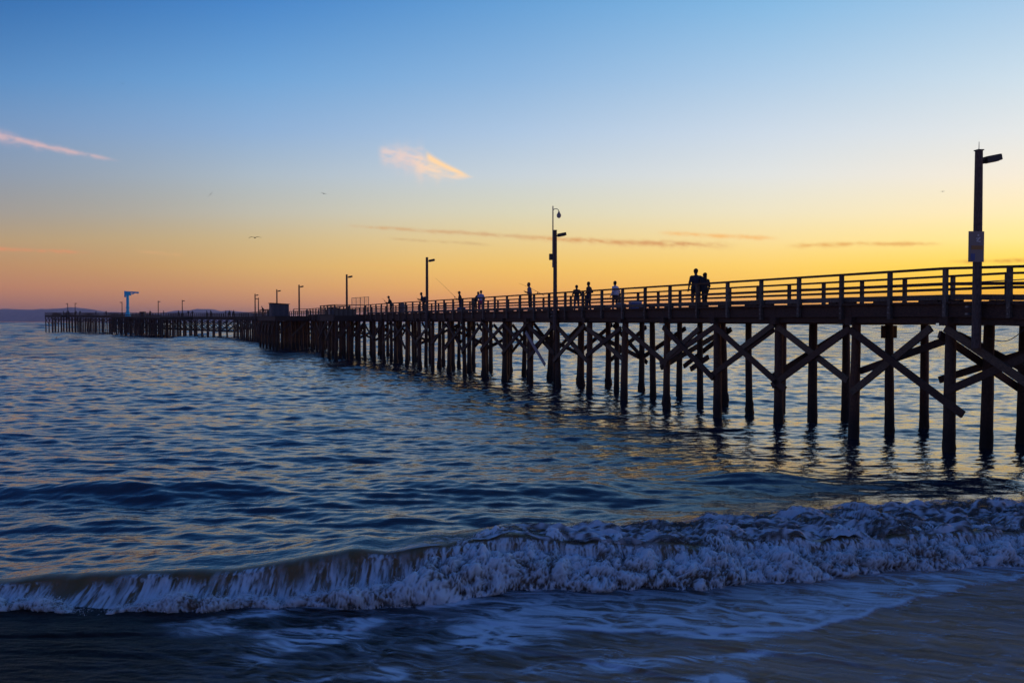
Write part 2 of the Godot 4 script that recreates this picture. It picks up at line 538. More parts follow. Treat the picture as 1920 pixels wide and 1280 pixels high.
func make_breaker_foam() -> void:
	var mesh := ArrayMesh.new()
	var nx := 1340
	var ny := 92
	var p := PackedVector3Array()
	var col := PackedColorArray()
	var bill := noise(21, 1.0, 1)
	rng.seed = 5
	var spray := []
	for j in ny:
		var t := j / (ny - 1.0)
		for i in nx:
			var x := -11.5 + 24.5 * i / (nx - 1.0)
			var fa := foam_amount(x)
			var h := crest_top(x) * fa
			var full := smoothstep(-2.2, -0.4, x)
			var front := base_line(x) - 0.04 - 0.10 * full
			var depth := lerpf(0.42, 1.25 + 0.25 * smoothstep(2.0, 6.0, x), full) * lerpf(0.7, 1.0, minf(fa, 1.0))
			# the profile: steep snub front, long back
			var ang := PI * pow(t, lerpf(0.9, 1.15, full))
			var c := -cos(ang)
			var y := h * pow(maxf(sin(ang), 0.0), 0.75) - 0.05
			var d := front + depth * (0.5 + 0.5 * c) - 0.10 * sin(ang) * (1.0 - full)
			var back := smoothstep(0.5, 1.0, t)
			y += back * (back_height(x, maxf(0.0, d - crest_line(x))) - 0.02) * full * 0.8
			var nrm := Vector3(0.0, 0.25 + maxf(sin(ang), 0.0), -c).normalized()
			var q := Vector3(x, y, -d)
			q.x += 0.10 * n_clump.get_noise_2d(x * 1.3, y * 2.0 + d * 1.3)
			# bubbling lumps: large to small, rounded outwards
			var b1 := 2.2 * absf(bill.get_noise_3d(q.x * 1.5, q.y * 1.7 + 4.0, q.z * 1.5))
			var b2 := 2.2 * absf(bill.get_noise_3d(q.x * 4.0 + 9.0, q.y * 3.2, q.z * 4.0))
			var b3 := 2.2 * absf(bill.get_noise_3d(q.x * 11.0, q.y * 4.5 + 3.0, q.z * 8.0))
			var b4 := bill.get_noise_3d(q.x * 33.0, q.y * 10.0, q.z * 22.0)
			var sc := lerpf(0.75, 1.0, full) * lerpf(0.4, 1.0, minf(fa, 1.0)) * smoothstep(0.0, 0.10, t + 0.02)
			var lump := (b1 - 0.7) * 0.10 + (b2 - 0.7) * 0.05 + (0.45 - b3) * 0.024 + b4 * 0.014
			q += nrm * lump * sc
			q.z += (b1 - 0.6) * 0.06 * sc
			p.append(q)
			# thick foam is white, thin foam lets the sandy water show
			var dens := 0.62 + 0.45 * (b2 - 0.6) + 0.45 * (0.45 - b3) + 0.7 * b4 + 0.35 * (b1 - 0.6) + 0.6 * n_clump.get_noise_2d(x * 0.9, d * 0.9 + y * 1.5)
			dens -= 0.5 * smoothstep(0.45, 1.0, t) * full * (0.6 + bill.get_noise_2d(x * 1.1, d * 1.4))
			dens = clampf(dens, 0.0, 1.0)
			var fc := Color(0.13, 0.092, 0.06).lerp(Color(0.64, 0.72, 0.78), dens)
			# torn thin at the fringes and over the top
			var thin := maxf(smoothstep(0.14, 0.0, t), smoothstep(0.5, 0.8, t))
			fc.a = clampf(lerpf(1.0, -0.35 + 2.0 * dens + 0.5 * b4, thin), 0.0, 1.0)
			col.append(fc)
			if t > 0.03 and t < 0.75 and dens > 0.55 and rng.randf() < lerpf(0.75, 0.42, full):
				spray.append([q, nrm, sc])
	# rows run from the front over the top to the back: seen from outside the order du x dv points out
	sheet(nx, ny, p, PackedVector2Array(), col, mesh, M.foam)
	var o := mi("breaker_foam", mesh, null, self)
	tag(o, "white foam tumbling down the front of the small breaking wave", "foam", "", "stuff")
	# drops thrown off it
	var drop := SphereMesh.new()
	drop.radius = 1.0
	drop.height = 2.0
	drop.radial_segments = 6
	drop.rings = 3
	drop.material = M.foam_drop
	var mm := MultiMesh.new()
	mm.transform_format = MultiMesh.TRANSFORM_3D
	mm.mesh = drop
	mm.instance_count = spray.size()
	for i in spray.size():
		var s: Array = spray[i]
		var away: float = -log(maxf(rng.randf(), 0.002)) * 0.034 * s[2]
		var at: Vector3 = s[0] + s[1] * away + Vector3(rng.randfn(0, 0.012), absf(rng.randfn(0, 0.012)), rng.randfn(0, 0.012))
		var r := rng.randf_range(0.0012, 0.0036) * (1.0 if rng.randf() < 0.95 else 1.8)
		mm.set_instance_transform(i, Transform3D(Basis.from_euler(Vector3(rng.randf_range(-0.6, 0.6), 0, rng.randf_range(-0.5, 0.5))) * Basis.from_scale(Vector3(r, r * rng.randf_range(1.0, 3.0), r)), at))
	var mo := MultiMeshInstance3D.new()
	mo.multimesh = mm
	put(mo, "spray")
	tag(mo, "fine drops of spray hanging over the breaking foam", "spray", "", "stuff")

# the lacy foam left on the water behind the breaker, at the right
func make_back_foam() -> void:
	var mesh := ArrayMesh.new()
	var nx := 520
	var ny := 190
	var p := PackedVector3Array()
	var col := PackedColorArray()
	var bill := noise(33, 1.0, 1)
	choose_waves(0.08)
	for j in ny:
		for i in nx:
			var x := -2.5 + 16.5 * i / (nx - 1.0)
			var e := -0.15 + 5.6 * j / (ny - 1.0)
			var d := crest_line(x) + e
			var q := Vector3(x, 0, -d)
			var b1 := 2.2 * absf(bill.get_noise_2d(x * 0.55, d * 2.4))
			var b2 := 2.2 * absf(bill.get_noise_2d(x * 1.7 + 30.0, d * 6.5))
			var b3 := bill.get_noise_2d(x * 5.0, d * 17.0 + 20.0)
			var ext := smoothstep(-1.5, 6.5, x) * 2.6 + 0.5
			var inside := 1.0 - smoothstep(ext * 0.75, ext + 0.5, e + 0.5 * bill.get_noise_2d(x * 0.8, 5.0))
			var lump := (0.11 * (b1 - 0.6) + 0.05 * (b2 - 0.6) + 0.016 * b3) * inside * smoothstep(-1.5, 2.0, x)
			var y := back_height(x, maxf(e, 0.0)) + lump + 0.012
			if e > 0.0:
				y += smoothstep(0.0, 0.9, e) * lerpf(1.0, 0.55, smoothstep(-1.0, 7.0, x) * (1.0 - smoothstep(3.0, 9.0, e))) * (sea_height(x, d) * calm_water(x, d) + swell(x, d))
			p.append(Vector3(x, y, -d))
			var lace := 0.42 - 0.35 * (b2 - 0.6) + 0.6 * b3 + 0.25 * (b1 - 0.6) + 0.55 * bill.get_noise_2d(x * 0.5, d * 1.3 + 60.0)
			var cov := smoothstep(0.1, 0.85, lace)
			var c := Color(0.10, 0.072, 0.05).lerp(Color(0.58, 0.66, 0.74), cov * 0.9)
			c.a = inside * clampf(0.55 + 0.6 * cov, 0.0, 1.0) * smoothstep(-2.5, -0.5, x)
			col.append(c)
	sheet(nx, ny, p, PackedVector2Array(), col, mesh, M.foam_lace)
	var o := mi("trailing_foam", mesh, null, self)
	tag(o, "churned foam and sandy water trailing behind the breaker at right", "foam", "", "stuff")

func beach_height(x: float, d: float) -> float:
	var y := 0.016 * (12.0 - d) - 0.01
	# flow ridges: fine lines drawn out by the backwash, running from lower right to upper left
	var left := 1.0 - smoothstep(-4.0, 1.5, x + (d - 10.0))
	var sk := x * lerpf(0.42, 0.05, left) + d
	var across := n_clump.get_noise_2d(x * 0.12, sk * 1.5) * 0.014 + n_fine.get_noise_2d(x * lerpf(0.22, 0.45, left), sk * lerpf(1.6, 1.0, left)) * 0.009
	across += n_fine.get_noise_2d(x * 0.7 + 30.0, sk * 3.4) * 0.004
	y += across * lerpf(1.0, 1.3, left) * smoothstep(0.0, 0.8, base_line(x) - d + 0.5)
	# two long rills at the right
	var r1 := (d - (10.15 - 0.36 * (x - 2.6))) / 0.05
	y += 0.030 * exp(-r1 * r1) * smoothstep(1.8, 2.6, x) * (1.0 - smoothstep(3.9, 5.0, x))
	var r2 := (d - (9.9 - 0.45 * (x - 0.5))) / 0.045
	y += 0.022 * exp(-r2 * r2) * smoothstep(-0.6, 0.2, x) * (1.0 - smoothstep(1.6, 2.4, x))
	# the thin front of the swash
	y += 0.02 * smoothstep(0.05, -0.05, swash_edge(x) - d)
	return y

func swash_edge(x: float) -> float:
	# the front of the last thin sheet of water, towards the camera
	return table([[-9.0, 10.4], [-3.0, 10.6], [-0.6, 11.0], [0.0, 10.9], [0.6, 10.78], [1.5, 10.6], [2.8, 10.55], [3.8, 10.65], [4.8, 11.1], [5.5, 11.6], [6.3, 12.0], [7.5, 12.6], [9.0, 13.2], [14.0, 15.0]], x) + 0.05 * n_clump.get_noise_2d(x * 0.6, 70.0) + 0.02 * n_fine.get_noise_2d(x, 3.0)

func make_beach() -> void:
	var mesh := ArrayMesh.new()
	var nx := 640
	var ny := 230
	var p := PackedVector3Array()
	var col := PackedColorArray()
	var uv := PackedVector2Array()
	for j in ny:
		var f := j / (ny - 1.0)
		for i in nx:
			var x := -13.0 + 27.0 * i / (nx - 1.0)
			var far := base_line(x) + 0.35
			var d := lerpf(7.6, far, f)
			p.append(Vector3(x, beach_height(x, d), -d))
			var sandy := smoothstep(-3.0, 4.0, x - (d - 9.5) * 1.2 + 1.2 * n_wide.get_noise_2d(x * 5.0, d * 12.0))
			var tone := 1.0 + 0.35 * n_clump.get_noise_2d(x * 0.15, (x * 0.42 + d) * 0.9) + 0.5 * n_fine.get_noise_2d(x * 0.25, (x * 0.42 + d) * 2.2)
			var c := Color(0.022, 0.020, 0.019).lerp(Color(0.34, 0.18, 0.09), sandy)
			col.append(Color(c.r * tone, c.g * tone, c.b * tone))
			uv.append(Vector2(x / 2.2, (x * 0.42 + d) / 0.8))
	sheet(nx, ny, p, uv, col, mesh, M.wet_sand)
	# on up the beach, under and behind the camera
	var bx := 60
	var by := 30
	p = PackedVector3Array()
	col = PackedColorArray()
	uv = PackedVector2Array()
	for j in by:
		for i in bx:
			var x := lerpf(-60.0, 60.0, i / (bx - 1.0))
			var d := lerpf(-60.0, 7.6, j / (by - 1.0))
			var y := 0.016 * (12.0 - minf(d, 7.6)) - 0.01 + 0.028 * maxf(0.0, 7.0 - d) - (0.02 if j == by - 1 else 0.0)
			p.append(Vector3(x, y, -d))
			col.append(Color(0.17, 0.13, 0.095))
			uv.append(Vector2(x / 2.2, d / 0.8))
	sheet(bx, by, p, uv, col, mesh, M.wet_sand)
	# wings of the wet beach beside the fine sheet
	for side in [-1.0, 1.0]:
		p = PackedVector3Array()
		col = PackedColorArray()
		uv = PackedVector2Array()
		for j in 12:
			for i in 12:
				var x: float = lerpf(-60.0, -13.0, i / 11.0) if side < 0.0 else lerpf(14.0, 60.0, i / 11.0)
				var d := lerpf(7.6, 19.0, j / 11.0)
				p.append(Vector3(x, 0.016 * (12.0 - d) - 0.01, -d))
				col.append(Color(0.05, 0.04, 0.03))
				uv.append(Vector2(x / 2.2, d / 0.8))
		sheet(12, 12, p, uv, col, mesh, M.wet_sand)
	var o := mi("beach", mesh, null, self)
	tag(o, "", "", "", "structure")

func make_swash_foam() -> void:
	var mesh := ArrayMesh.new()
	var nx := 860
	var ny := 200
	var p := PackedVector3Array()
	var col := PackedColorArray()
	for j in ny:
		var f := j / (ny - 1.0)
		for i in nx:
			var x := -9.5 + 20.0 * i / (nx - 1.0)
			var far := base_line(x) + 0.1
			var d := lerpf(8.6, far, f)
			p.append(Vector3(x, beach_height(x, d) + 0.007, -d))
			var sk := x * 0.25 + d
			var wx := x + 0.5 * n_wide.get_noise_2d(x * 16.0, d * 22.0)
			var wd := sk + 0.14 * n_wide.get_noise_2d(x * 20.0 + 50.0, d * 26.0)
			var cell := n_cell.get_noise_2d(wx * 0.8, wd * 2.6)          # -1 on cell walls .. 1
			var cell2 := n_cell.get_noise_2d(wx * 2.0 + 40.0, wd * 6.0)
			var wall := smoothstep(-0.66, -0.95, cell) + 0.6 * smoothstep(-0.6, -0.95, cell2)
			var streak := smoothstep(0.02, 0.5, n_clump.get_noise_2d(wx * 0.35, wd * 2.4))
			var fine := smoothstep(-0.1, 0.5, n_fine.get_noise_2d(wx * 0.9, wd * 5.0))
			var edge := d - swash_edge(x)
			var sheet_in := smoothstep(-0.02, 0.06, edge)
			var rim := exp(-pow((edge - 0.05) / 0.06, 2.0)) * clampf(0.75 + 0.8 * n_clump.get_noise_2d(x * 0.5, 8.0), 0.0, 1.0)
			var right := smoothstep(-1.5, 0.8, x)
			var a := sheet_in * right * (0.08 + 0.34 * streak + 0.34 * fine + 0.42 * wall)
			a *= 1.0 - 0.45 * smoothstep(0.7, 1.5, edge)
			a += rim * right * (1.0 - smoothstep(5.4, 6.6, x)) * 0.85
			# stray patches in front of the swash
			var patch := smoothstep(0.0, 0.5, n_wide.get_noise_2d(x * 9.0 + 4.0, d * 22.0))
			a += (1.0 - sheet_in * right) * patch * (0.06 + 0.35 * streak + 0.4 * fine + 0.5 * wall) * smoothstep(-4.5, -2.0, x + (d - 9.5)) * (1.0 - smoothstep(2.5, 4.5, x))
			a += (1.0 - sheet_in * right) * (0.10 * fine + 0.3 * fine * streak + 0.12 * wall) * smoothstep(-6.0, -1.0, x)
			# lines at the far right
			var l1 := (edge + 0.35 - 0.05 * x + 0.04 * n_clump.get_noise_2d(x * 0.5, 2.0)) / 0.035
			a += 0.3 * exp(-l1 * l1) * smoothstep(4.5, 5.5, x) * fine
			var close := far - d
			a += smoothstep(0.3, 0.0, close) * 0.6 * fine * smoothstep(-2.6, -1.2, x)
			var c := Color(0.60, 0.68, 0.77)
			c.a = clampf(a, 0.0, 0.92) * smoothstep(0.0, 0.04, f)
			col.append(c)
	sheet(nx, ny, p, PackedVector2Array(), col, mesh, M.foam_lace)
	var o := mi("swash_foam", mesh, null, self)
	tag(o, "thin bluish foam lines drawn out over the wet sand", "foam", "", "stuff")

func make_hills() -> void:
	# the islands on the horizon: two ridges one behind the other
	for r in 2:
		var st := ArrayMesh.new()
		var nx := 260
		var ny := 24
		var p := PackedVector3Array()
		var nz := noise(50 + r, 0.004, 4)
		var dist := 5200.0 if r == 0 else 6300.0
		var prof := [[-900, 0], [-500, 14], [-250, 20], [-60, 27], [10, 27], [60, 31], [100, 27], [140, 21], [180, 18], [215, 11], [240, 9], [270, 10], [320, 10], [420, 7], [520, 5], [640, 0]]
		if r == 1: prof = [[-900, 0], [-300, 20], [0, 20], [150, 21], [200, 20], [240, 19], [265, 20], [292, 24], [330, 27], [352, 27], [372, 23], [392, 24], [420, 21], [455, 18], [500, 14], [560, 9], [640, 6], [900, 0]]
		for j in ny:
			var f := j / (ny - 1.0)
			for i in nx:
				var px := lerpf(-1000.0, 1000.0, i / (nx - 1.0))
				var d := dist + 900.0 * f
				var x := (px - 960.0) / 1493.0 * dist
				var top := table(prof, px) * dist / 1493.0
				var shape := pow(sin(PI * clampf(f * 0.98 + 0.01, 0.0, 1.0)), 0.7)
				var y := top * shape * (0.96 + 0.10 * nz.get_noise_2d(x, d)) - 1.5
				p.append(Vector3(x, y + 6.0 * shape * nz.get_noise_2d(x * 6.0, d * 6.0) * clampf(top / 60.0, 0.0, 1.0), -d))
		sheet(nx, ny, p, PackedVector2Array(), PackedColorArray(), st, M.hill)
		var o := mi("hills", st, null, self)
		tag(o, "", "", "", "structure")

# ------------------------------------------------------------------ pier
func lift(s: float) -> float:
	if s < 0.0: return 0.035 * s
	if s < 60.0: return 0.0025 * s
	if s < 110.0: return 0.15 + 0.001 * (s - 60.0)
	return 0.2 + 0.3 * (s - 110.0) / 91.0

# a point of the first run: s metres seawards, w across, h above the eye's height on level deck
func P(s: float, w: float, h: float) -> Vector3:
	return Vector3(14.0, EYE + h + lift(s), -25.4) + WEST * s + ACROSS * w

func Q(t: float, w: float, h: float) -> Vector3:
	return Vector3(14.0, EYE + h + 0.5 + 1.6 * t / RUN2, -25.4) + WEST * RUN + WEST2 * t + ACROSS2 * w

func make_pile_mesh(seed_: int) -> ArrayMesh:
	# from the sea bed to the cap: tapering, a little crooked, crusted with mussels at the waterline
	rng.seed = seed_
	var st := st_new()
	var sides := 10
	var levels := [-1.2, -0.3, -0.1, 0.05, 0.18, 0.32, 0.46, 0.62, 0.85, 1.2, 1.8, 2.5, 3.2, 3.8, 4.12]
	var rings := []
	var bend := rng.randf_range(-0.05, 0.05)
	for y in levels:
		var ring := []
		var r0: float = 0.185 - 0.008 * y
		for k in sides:
			var a := TAU * k / sides
			var r := r0 * (1.0 + rng.randf_range(-0.035, 0.035))
			if y < 0.6: r += rng.randf_range(0.0, 0.085 if seed_ > 302 else 0.018) * (1.0 - absf(y - 0.15) / 1.0)
			ring.append(Vector3(cos(a) * r + bend * sin(PI * clampf(y / 4.0, 0, 1)), y, sin(a) * r))
		rings.append(ring)
	for i in levels.size() - 1:
		for k in sides:
			var k2 := (k + 1) % sides
			for q in [[i, k], [i + 1, k2], [i + 1, k], [i, k], [i, k2], [i + 1, k2]]:
				var v: Vector3 = rings[q[0]][q[1]]
				var wet := 1.0 - smoothstep(0.4, 1.5, v.y)
				st.set_color(Color(0.85, 0.72, 0.62).lerp(Color(0.18, 0.17, 0.16), wet))
				st.set_smooth_group(0)
				st.add_vertex(v)
	st.generate_normals()
	return st.commit()

var pile_meshes := []
func pile(at: Vector3, top: float, lean_x := 0.0, lean_z := 0.0, called := "pile") -> void:
	# at: the foot on the water's level; top: height of its head
	var b := Basis.from_euler(Vector3(lean_z, rng.randf() * TAU, lean_x))
	var girth := rng.randf_range(0.88, 1.14)
	b = b * Basis.from_scale(Vector3(girth, top / 4.12, girth))
	mi(called, pile_meshes[rng.randi() % (3 if at.z > -36.0 else 6)], M.piles[rng.randi() % 3], pier, Transform3D(b, at))

func brace(a: Vector3, b: Vector3, m := -1, wide := 0.235) -> void:
	beam("brace", M.planks[rng.randi() % 4] if m < 0 else M.planks[m], pier, a, b, wide, 0.09)

func ground(v: Vector3) -> Vector3:
	return Vector3(v.x, 0.0, v.z)

# a railing between two points on the deck edge, with posts that run down over the fascia
func rail(a: Vector3, b: Vector3, spacing: float, from_post := true, long_posts := true) -> void:
	var n := maxi(1, roundi(a.distance_to(b) / spacing))
	for i in range(0 if from_post else 1, n + 1):
		var q := a.lerp(b, i / float(n))
		beam("rail_post", M.posts[rng.randi() % 3], pier, q + Vector3(0, -0.42 if long_posts else 0.0, 0), q + Vector3(0, 1.04, 0), 0.13, 0.13, ACROSS)
	var side := (b - a).cross(Vector3.UP).normalized()
	beam("top_rail", M.planks[1], pier, a + Vector3(0, 1.075, 0), b + Vector3(0, 1.075, 0), 0.07, 0.2)
	beam("mid_rail", M.planks[1], pier, a + Vector3(0, 0.58, 0) + side * 0.085, b + Vector3(0, 0.58, 0) + side * 0.085, 0.09, 0.04)

func make_pier() -> void:
	pier = thing("pier", "long timber pier on piles running from the beach out to sea and bending left", "pier", ground(P(0, 1.85, 0)))
	var home := pier.position
	pier.position = Vector3.ZERO
	for i in 6: pile_meshes.append(make_pile_mesh(300 + i))
	rng.seed = 11
	var bay := 3.73
	var kmax := 54
	for k in range(-4, kmax):
		var s := k * bay
		var top := EYE - 0.12 + lift(s)
		var ws := [0.0, 1.86, 3.75]
		for wi in 3:
			var js := 0.0 if k < 4 else rng.randf_range(-0.25, 0.25)
			var lean := 0.0 if k < 3 else rng.randfn(0.0, 0.012)
			pile(ground(P(s + js, ws[wi], 0)), top, lean, rng.randfn(0.0, 0.008))
		# doubled piles where old ones were backed up
		if k > 3 and rng.randf() < (0.34 if k < 14 else 0.12):
			var w2: float = ws[rng.randi() % 3]
			pile(ground(P(s + rng.randf_range(0.5, 1.0), w2 + rng.randf_range(-0.15, 0.15), 0)), top, rng.randfn(0.0, 0.03), 0.0)
		beam("cap_beam", M.planks[0], pier, P(s, -0.35, 0.015), P(s, 4.15, 0.015), 0.28, 0.30)
		# stringers over each bay: the outer ones are the pier's dark flanks
		for w in [-0.12, 1.9, 3.9]:
			beam("stringer", M.planks[3] if w < 0.0 else M.planks[0], pier, P(s, w, 0.365), P(s + bay - 0.012, w, 0.365), 0.41, 0.14)
		beam("fender_timber", M.planks[0], pier, P(s + 0.01, -0.06, 0.05), P(s + bay - 0.01, -0.06, 0.05), 0.2, 0.10)
	# braces of the nearest bays, as they stand
	var near_w := -0.24
	for b in [
		[1.0, -0.3, -0.17, -2.87, near_w, 0], [1.0, -2.56, 0.16, -0.2, near_w + 0.12, 2], [1.0, -1.8, 0.03, -0.51, 0.3, 0],
		[0.5, -2.05, -0.75, -0.3, 2.05, 0], [0.0, -0.2, -1.12, -2.6, near_w, 2], [0.35, -0.45, -1.0, -2.65, 2.2, 0],
		[0.0, -2.2, -1.05, -0.2, near_w + 0.12, 0], [2.03, -2.6, 1.0, -0.25, near_w, 1], [2.0, -0.2, 1.05, -2.15, near_w + 0.12, 2],
		[3.0, -0.2, 1.84, -2.7, near_w, 1], [3.08, -2.45, 2.05, -0.32, near_w + 0.12, 1], [2.55, -1.2, 2.02, -0.12, near_w + 0.03, 2],
		[4.0, -0.3, 3.0, -2.55, near_w, 0], [4.1, -2.1, 3.02, -0.25, near_w + 0.12, 1], [3.95, -1.75, 3.3, -0.35, near_w + 0.1, 2], [3.85, -2.35, 3.5, -1.7, 1.0, 0],
		[-1.0, -0.3, -2.0, -2.6, near_w, 0], [-1.0, -2.5, -2.0, -0.3, near_w + 0.12, 1], [-2.0, -0.3, -3.0, -2.6, near_w, 0]]:
		brace(P(b[0] * bay, b[4], b[1]), P(b[2] * bay, b[4], b[3]), b[5])
	for k in range(4, kmax - 1):
		for w in [near_w, 3.98]:
			if rng.randf() < (0.85 if k < 14 else 0.68): brace(P(k * bay, w, -0.3 + rng.randf_range(-0.12, 0.1)), P((k + 1) * bay + rng.randf_range(-0.2, 0.3), w, -2.25 + rng.randf_range(-0.45, 0.3)))
			if rng.randf() < (0.85 if k < 14 else 0.68): brace(P((k + 1) * bay, w + 0.12, -0.3 + rng.randf_range(-0.12, 0.1)), P(k * bay + rng.randf_range(-0.3, 0.2), w + 0.12, -2.3 + rng.randf_range(-0.45, 0.3)))
	for k in range(0, kmax):
		if k % 2 == 0:
			var dir := rng.randf() < 0.5
			brace(P(k * bay + 0.24, -0.2, -0.4 if dir else -2.3), P(k * bay + 0.24, 3.95, -2.3 if dir else -0.4))
	# a pale slipped plank, a boxed splice, a hanging cable
	var slip := beam("slipped_plank", M.pale_plank, pier, P(29.6, -0.42, -0.75), P(26.9, -0.42, -2.75), 0.22, 0.06)
	slip.set_meta("label", "pale loose plank hanging across the piles")
	for w in [-0.2, 0.2]:
		beam("splice_block", M.planks[0], pier, P(1.02 * bay, 1.86 + w, -0.15), P(1.02 * bay, 1.86 + w, -0.62), 0.34, 0.1, ACROSS)
	var st := st_new()
	var pts := []
	var rad := []
	for i in 13:
		var f := i / 12.0
		pts.append(P(lerpf(-1.5, -2.7, f), -0.4, lerpf(-0.42, 0.02, f) - 0.28 * sin(PI * f)))
		rad.append(0.012)
	st_tube(st, pts, rad, 6)
	mi("cable", st_done(st), M.black, pier)
	# deck planks, seen only along their ends and from beneath
	st = st_new()
	var s2 := -16.0
	while s2 < RUN:
		st_beam(st, P(s2, -0.3, 0.605), P(s2, 4.1, 0.605 + rng.randf_range(-0.008, 0.008)), 0.075, 0.275)
		s2 += 0.29
	var deck := mi("deck_planks", st_done(st), M.planks[0], pier)
	deck.set_meta("kind", "stuff")
	# railings: posts every 2.05 m on both sides
	for k in range(-7, 97):
		var s := k * 2.05
		for side in 2:
			var w := -0.27 if side == 0 else 4.07
			var gap := side == 0 and ((s > 70.5 and s < 77.0) or (s > 103.0 and s < 119.5))
			if gap: continue
			var off := 0.0 if side == 0 else 0.8
			var foot := P(s + off, w, 0.14 + rng.randf_range(-0.1, 0.05))
			beam("rail_post", M.posts[rng.randi() % 3], pier, foot, P(s + off, w, 1.66), 0.13, 0.12, ACROSS)
			if side == 0 and k > -5 and k < 14:
				for bh in [0.3, 0.48]:
					beam("bolt", M.grey_metal, pier, P(s, w - 0.06, bh), P(s, w - 0.085, bh), 0.045, 0.045)
	for k in range(-4, 50):
		var s := k * 4.1
		for side in 2:
			var w := -0.22 if side == 0 else 4.02
			var off := 0.0 if side == 0 else 0.8
			var gap := side == 0 and ((s > 69.0 and s < 74.0) or (s > 101.0 and s < 118.0))
			if gap: continue
			var e := minf(s + 4.09, RUN)
			beam("top_rail", M.planks[1], pier, P(s + off, w, 1.69), P(e + off, w, 1.69), 0.075, 0.2)
			beam("mid_rail", M.planks[1], pier, P(s + off, w + (0.03 if side == 0 else -0.03), 1.2), P(e + off, w + (0.03 if side == 0 else -0.03), 1.2), 0.10, 0.05)
			var ch := 0.79 if side == 0 else 0.69
			beam("curb_timber", M.posts[k % 3 if k > 0 else 0], pier, P(s + off, w + (0.2 if side == 0 else -0.2), ch + rng.randf_range(-0.012, 0.012)), P(e + off - rng.randf_range(0.0, 0.05), w + (0.2 if side == 0 else -0.2), ch), 0.17 if side == 0 else 0.07, 0.2)
			for f in ([0.4, 2.2, 3.7] if side == 0 else []):
				beam("curb_block", M.planks[0], pier, P(s + off + f, w + (0.2 if side == 0 else -0.2), 0.675), P(s + off + f + rng.randf_range(0.3, 0.8), w + (0.2 if side == 0 else -0.2), 0.675), 0.058, 0.16)
	# a conduit on hangers along the far railing
	st = st_new()
	pts = []
	rad = []
	for k in range(0, 60):
		pts.append(P(-14.0 + k * 2.0, 3.9, 1.46 - 0.05 * absf(sin(k * 1.3))))
		rad.append(0.022)
	st_tube(st, pts, rad, 6)
	mi("conduit", st_done(st), M.grey_metal, pier)
	make_landings()
	make_outer_run()
	for c in pier.get_children(): c.position -= home
	pier.position = home

func landing(s0: float, s1: float, w0: float, piles_s: int, piles_w: int) -> void:
	for i in piles_s + 1:
		for j in piles_w:
			pile(ground(P(lerpf(s0 + 0.2, s1 - 0.2, i / float(piles_s)) + rng.randf_range(-0.15, 0.15), lerpf(w0 + 0.2, -0.9, j / maxf(1.0, piles_w - 1.0)), 0)), EYE - 0.1 + lift(s0), rng.randfn(0, 0.012), rng.randfn(0, 0.012))
	beam("stringer", M.planks[3], pier, P(s0 + 0.08, w0, 0.25), P(s1 - 0.08, w0, 0.25), 0.62, 0.15)
	for s in [s0, s1]:
		beam("stringer", M.planks[3], pier, P(s, w0, 0.25), P(s, -0.2, 0.25), 0.62, 0.15)
	for i in piles_s:
		brace(P(lerpf(s0, s1, i / float(piles_s)), w0 - 0.2, -0.3), P(lerpf(s0, s1, (i + 1.0) / piles_s), w0 - 0.2, -2.3))
	for i in piles_w - 1:
		brace(P(s0 - 0.2, lerpf(w0, -0.5, i / (piles_w - 1.0)), -2.3), P(s0 - 0.2, lerpf(w0, -0.5, (i + 1.0) / (piles_w - 1.0)), -0.3))
	var st := st_new()
	var s := s0
	while s < s1:
		st_beam(st, P(s + 0.15, w0 - 0.05, 0.605), P(s + 0.15, -0.32, 0.605), 0.07, 0.275)
		s += 0.29
	var o := mi("deck_planks", st_done(st), M.planks[0], pier)
	o.set_meta("kind", "stuff")

func make_landings() -> void:
	landing(69.9, 77.3, -3.7, 2, 3)
	rail(P(70.0, -0.3, 0.62), P(70.0, -3.65, 0.62), 1.7)
	rail(P(70.0, -3.65, 0.62), P(77.2, -3.65, 0.62), 1.8, false)
	rail(P(77.2, -3.65, 0.62), P(77.2, -0.3, 0.62), 1.7, false)
	# upright boards close the railing's near side
	for i in 14:
		beam("siding_board", M.posts[(i * 7) % 3], pier, P(69.84, -3.6 + i * 0.17, 0.5), P(69.84, -3.6 + i * 0.17, 1.15 + 0.02 * ((i * 5) % 3)), 0.16, 0.03, ACROSS)
	landing(102.6, 119.8, -4.8, 5, 3)
	rail(P(102.7, -0.3, 0.62), P(102.7, -2.2, 0.62), 1.7)
	rail(P(107.0, -4.75, 0.62), P(119.7, -4.75, 0.62), 1.9)
	rail(P(119.7, -4.75, 0.62), P(119.7, -0.3, 0.62), 1.7, false)

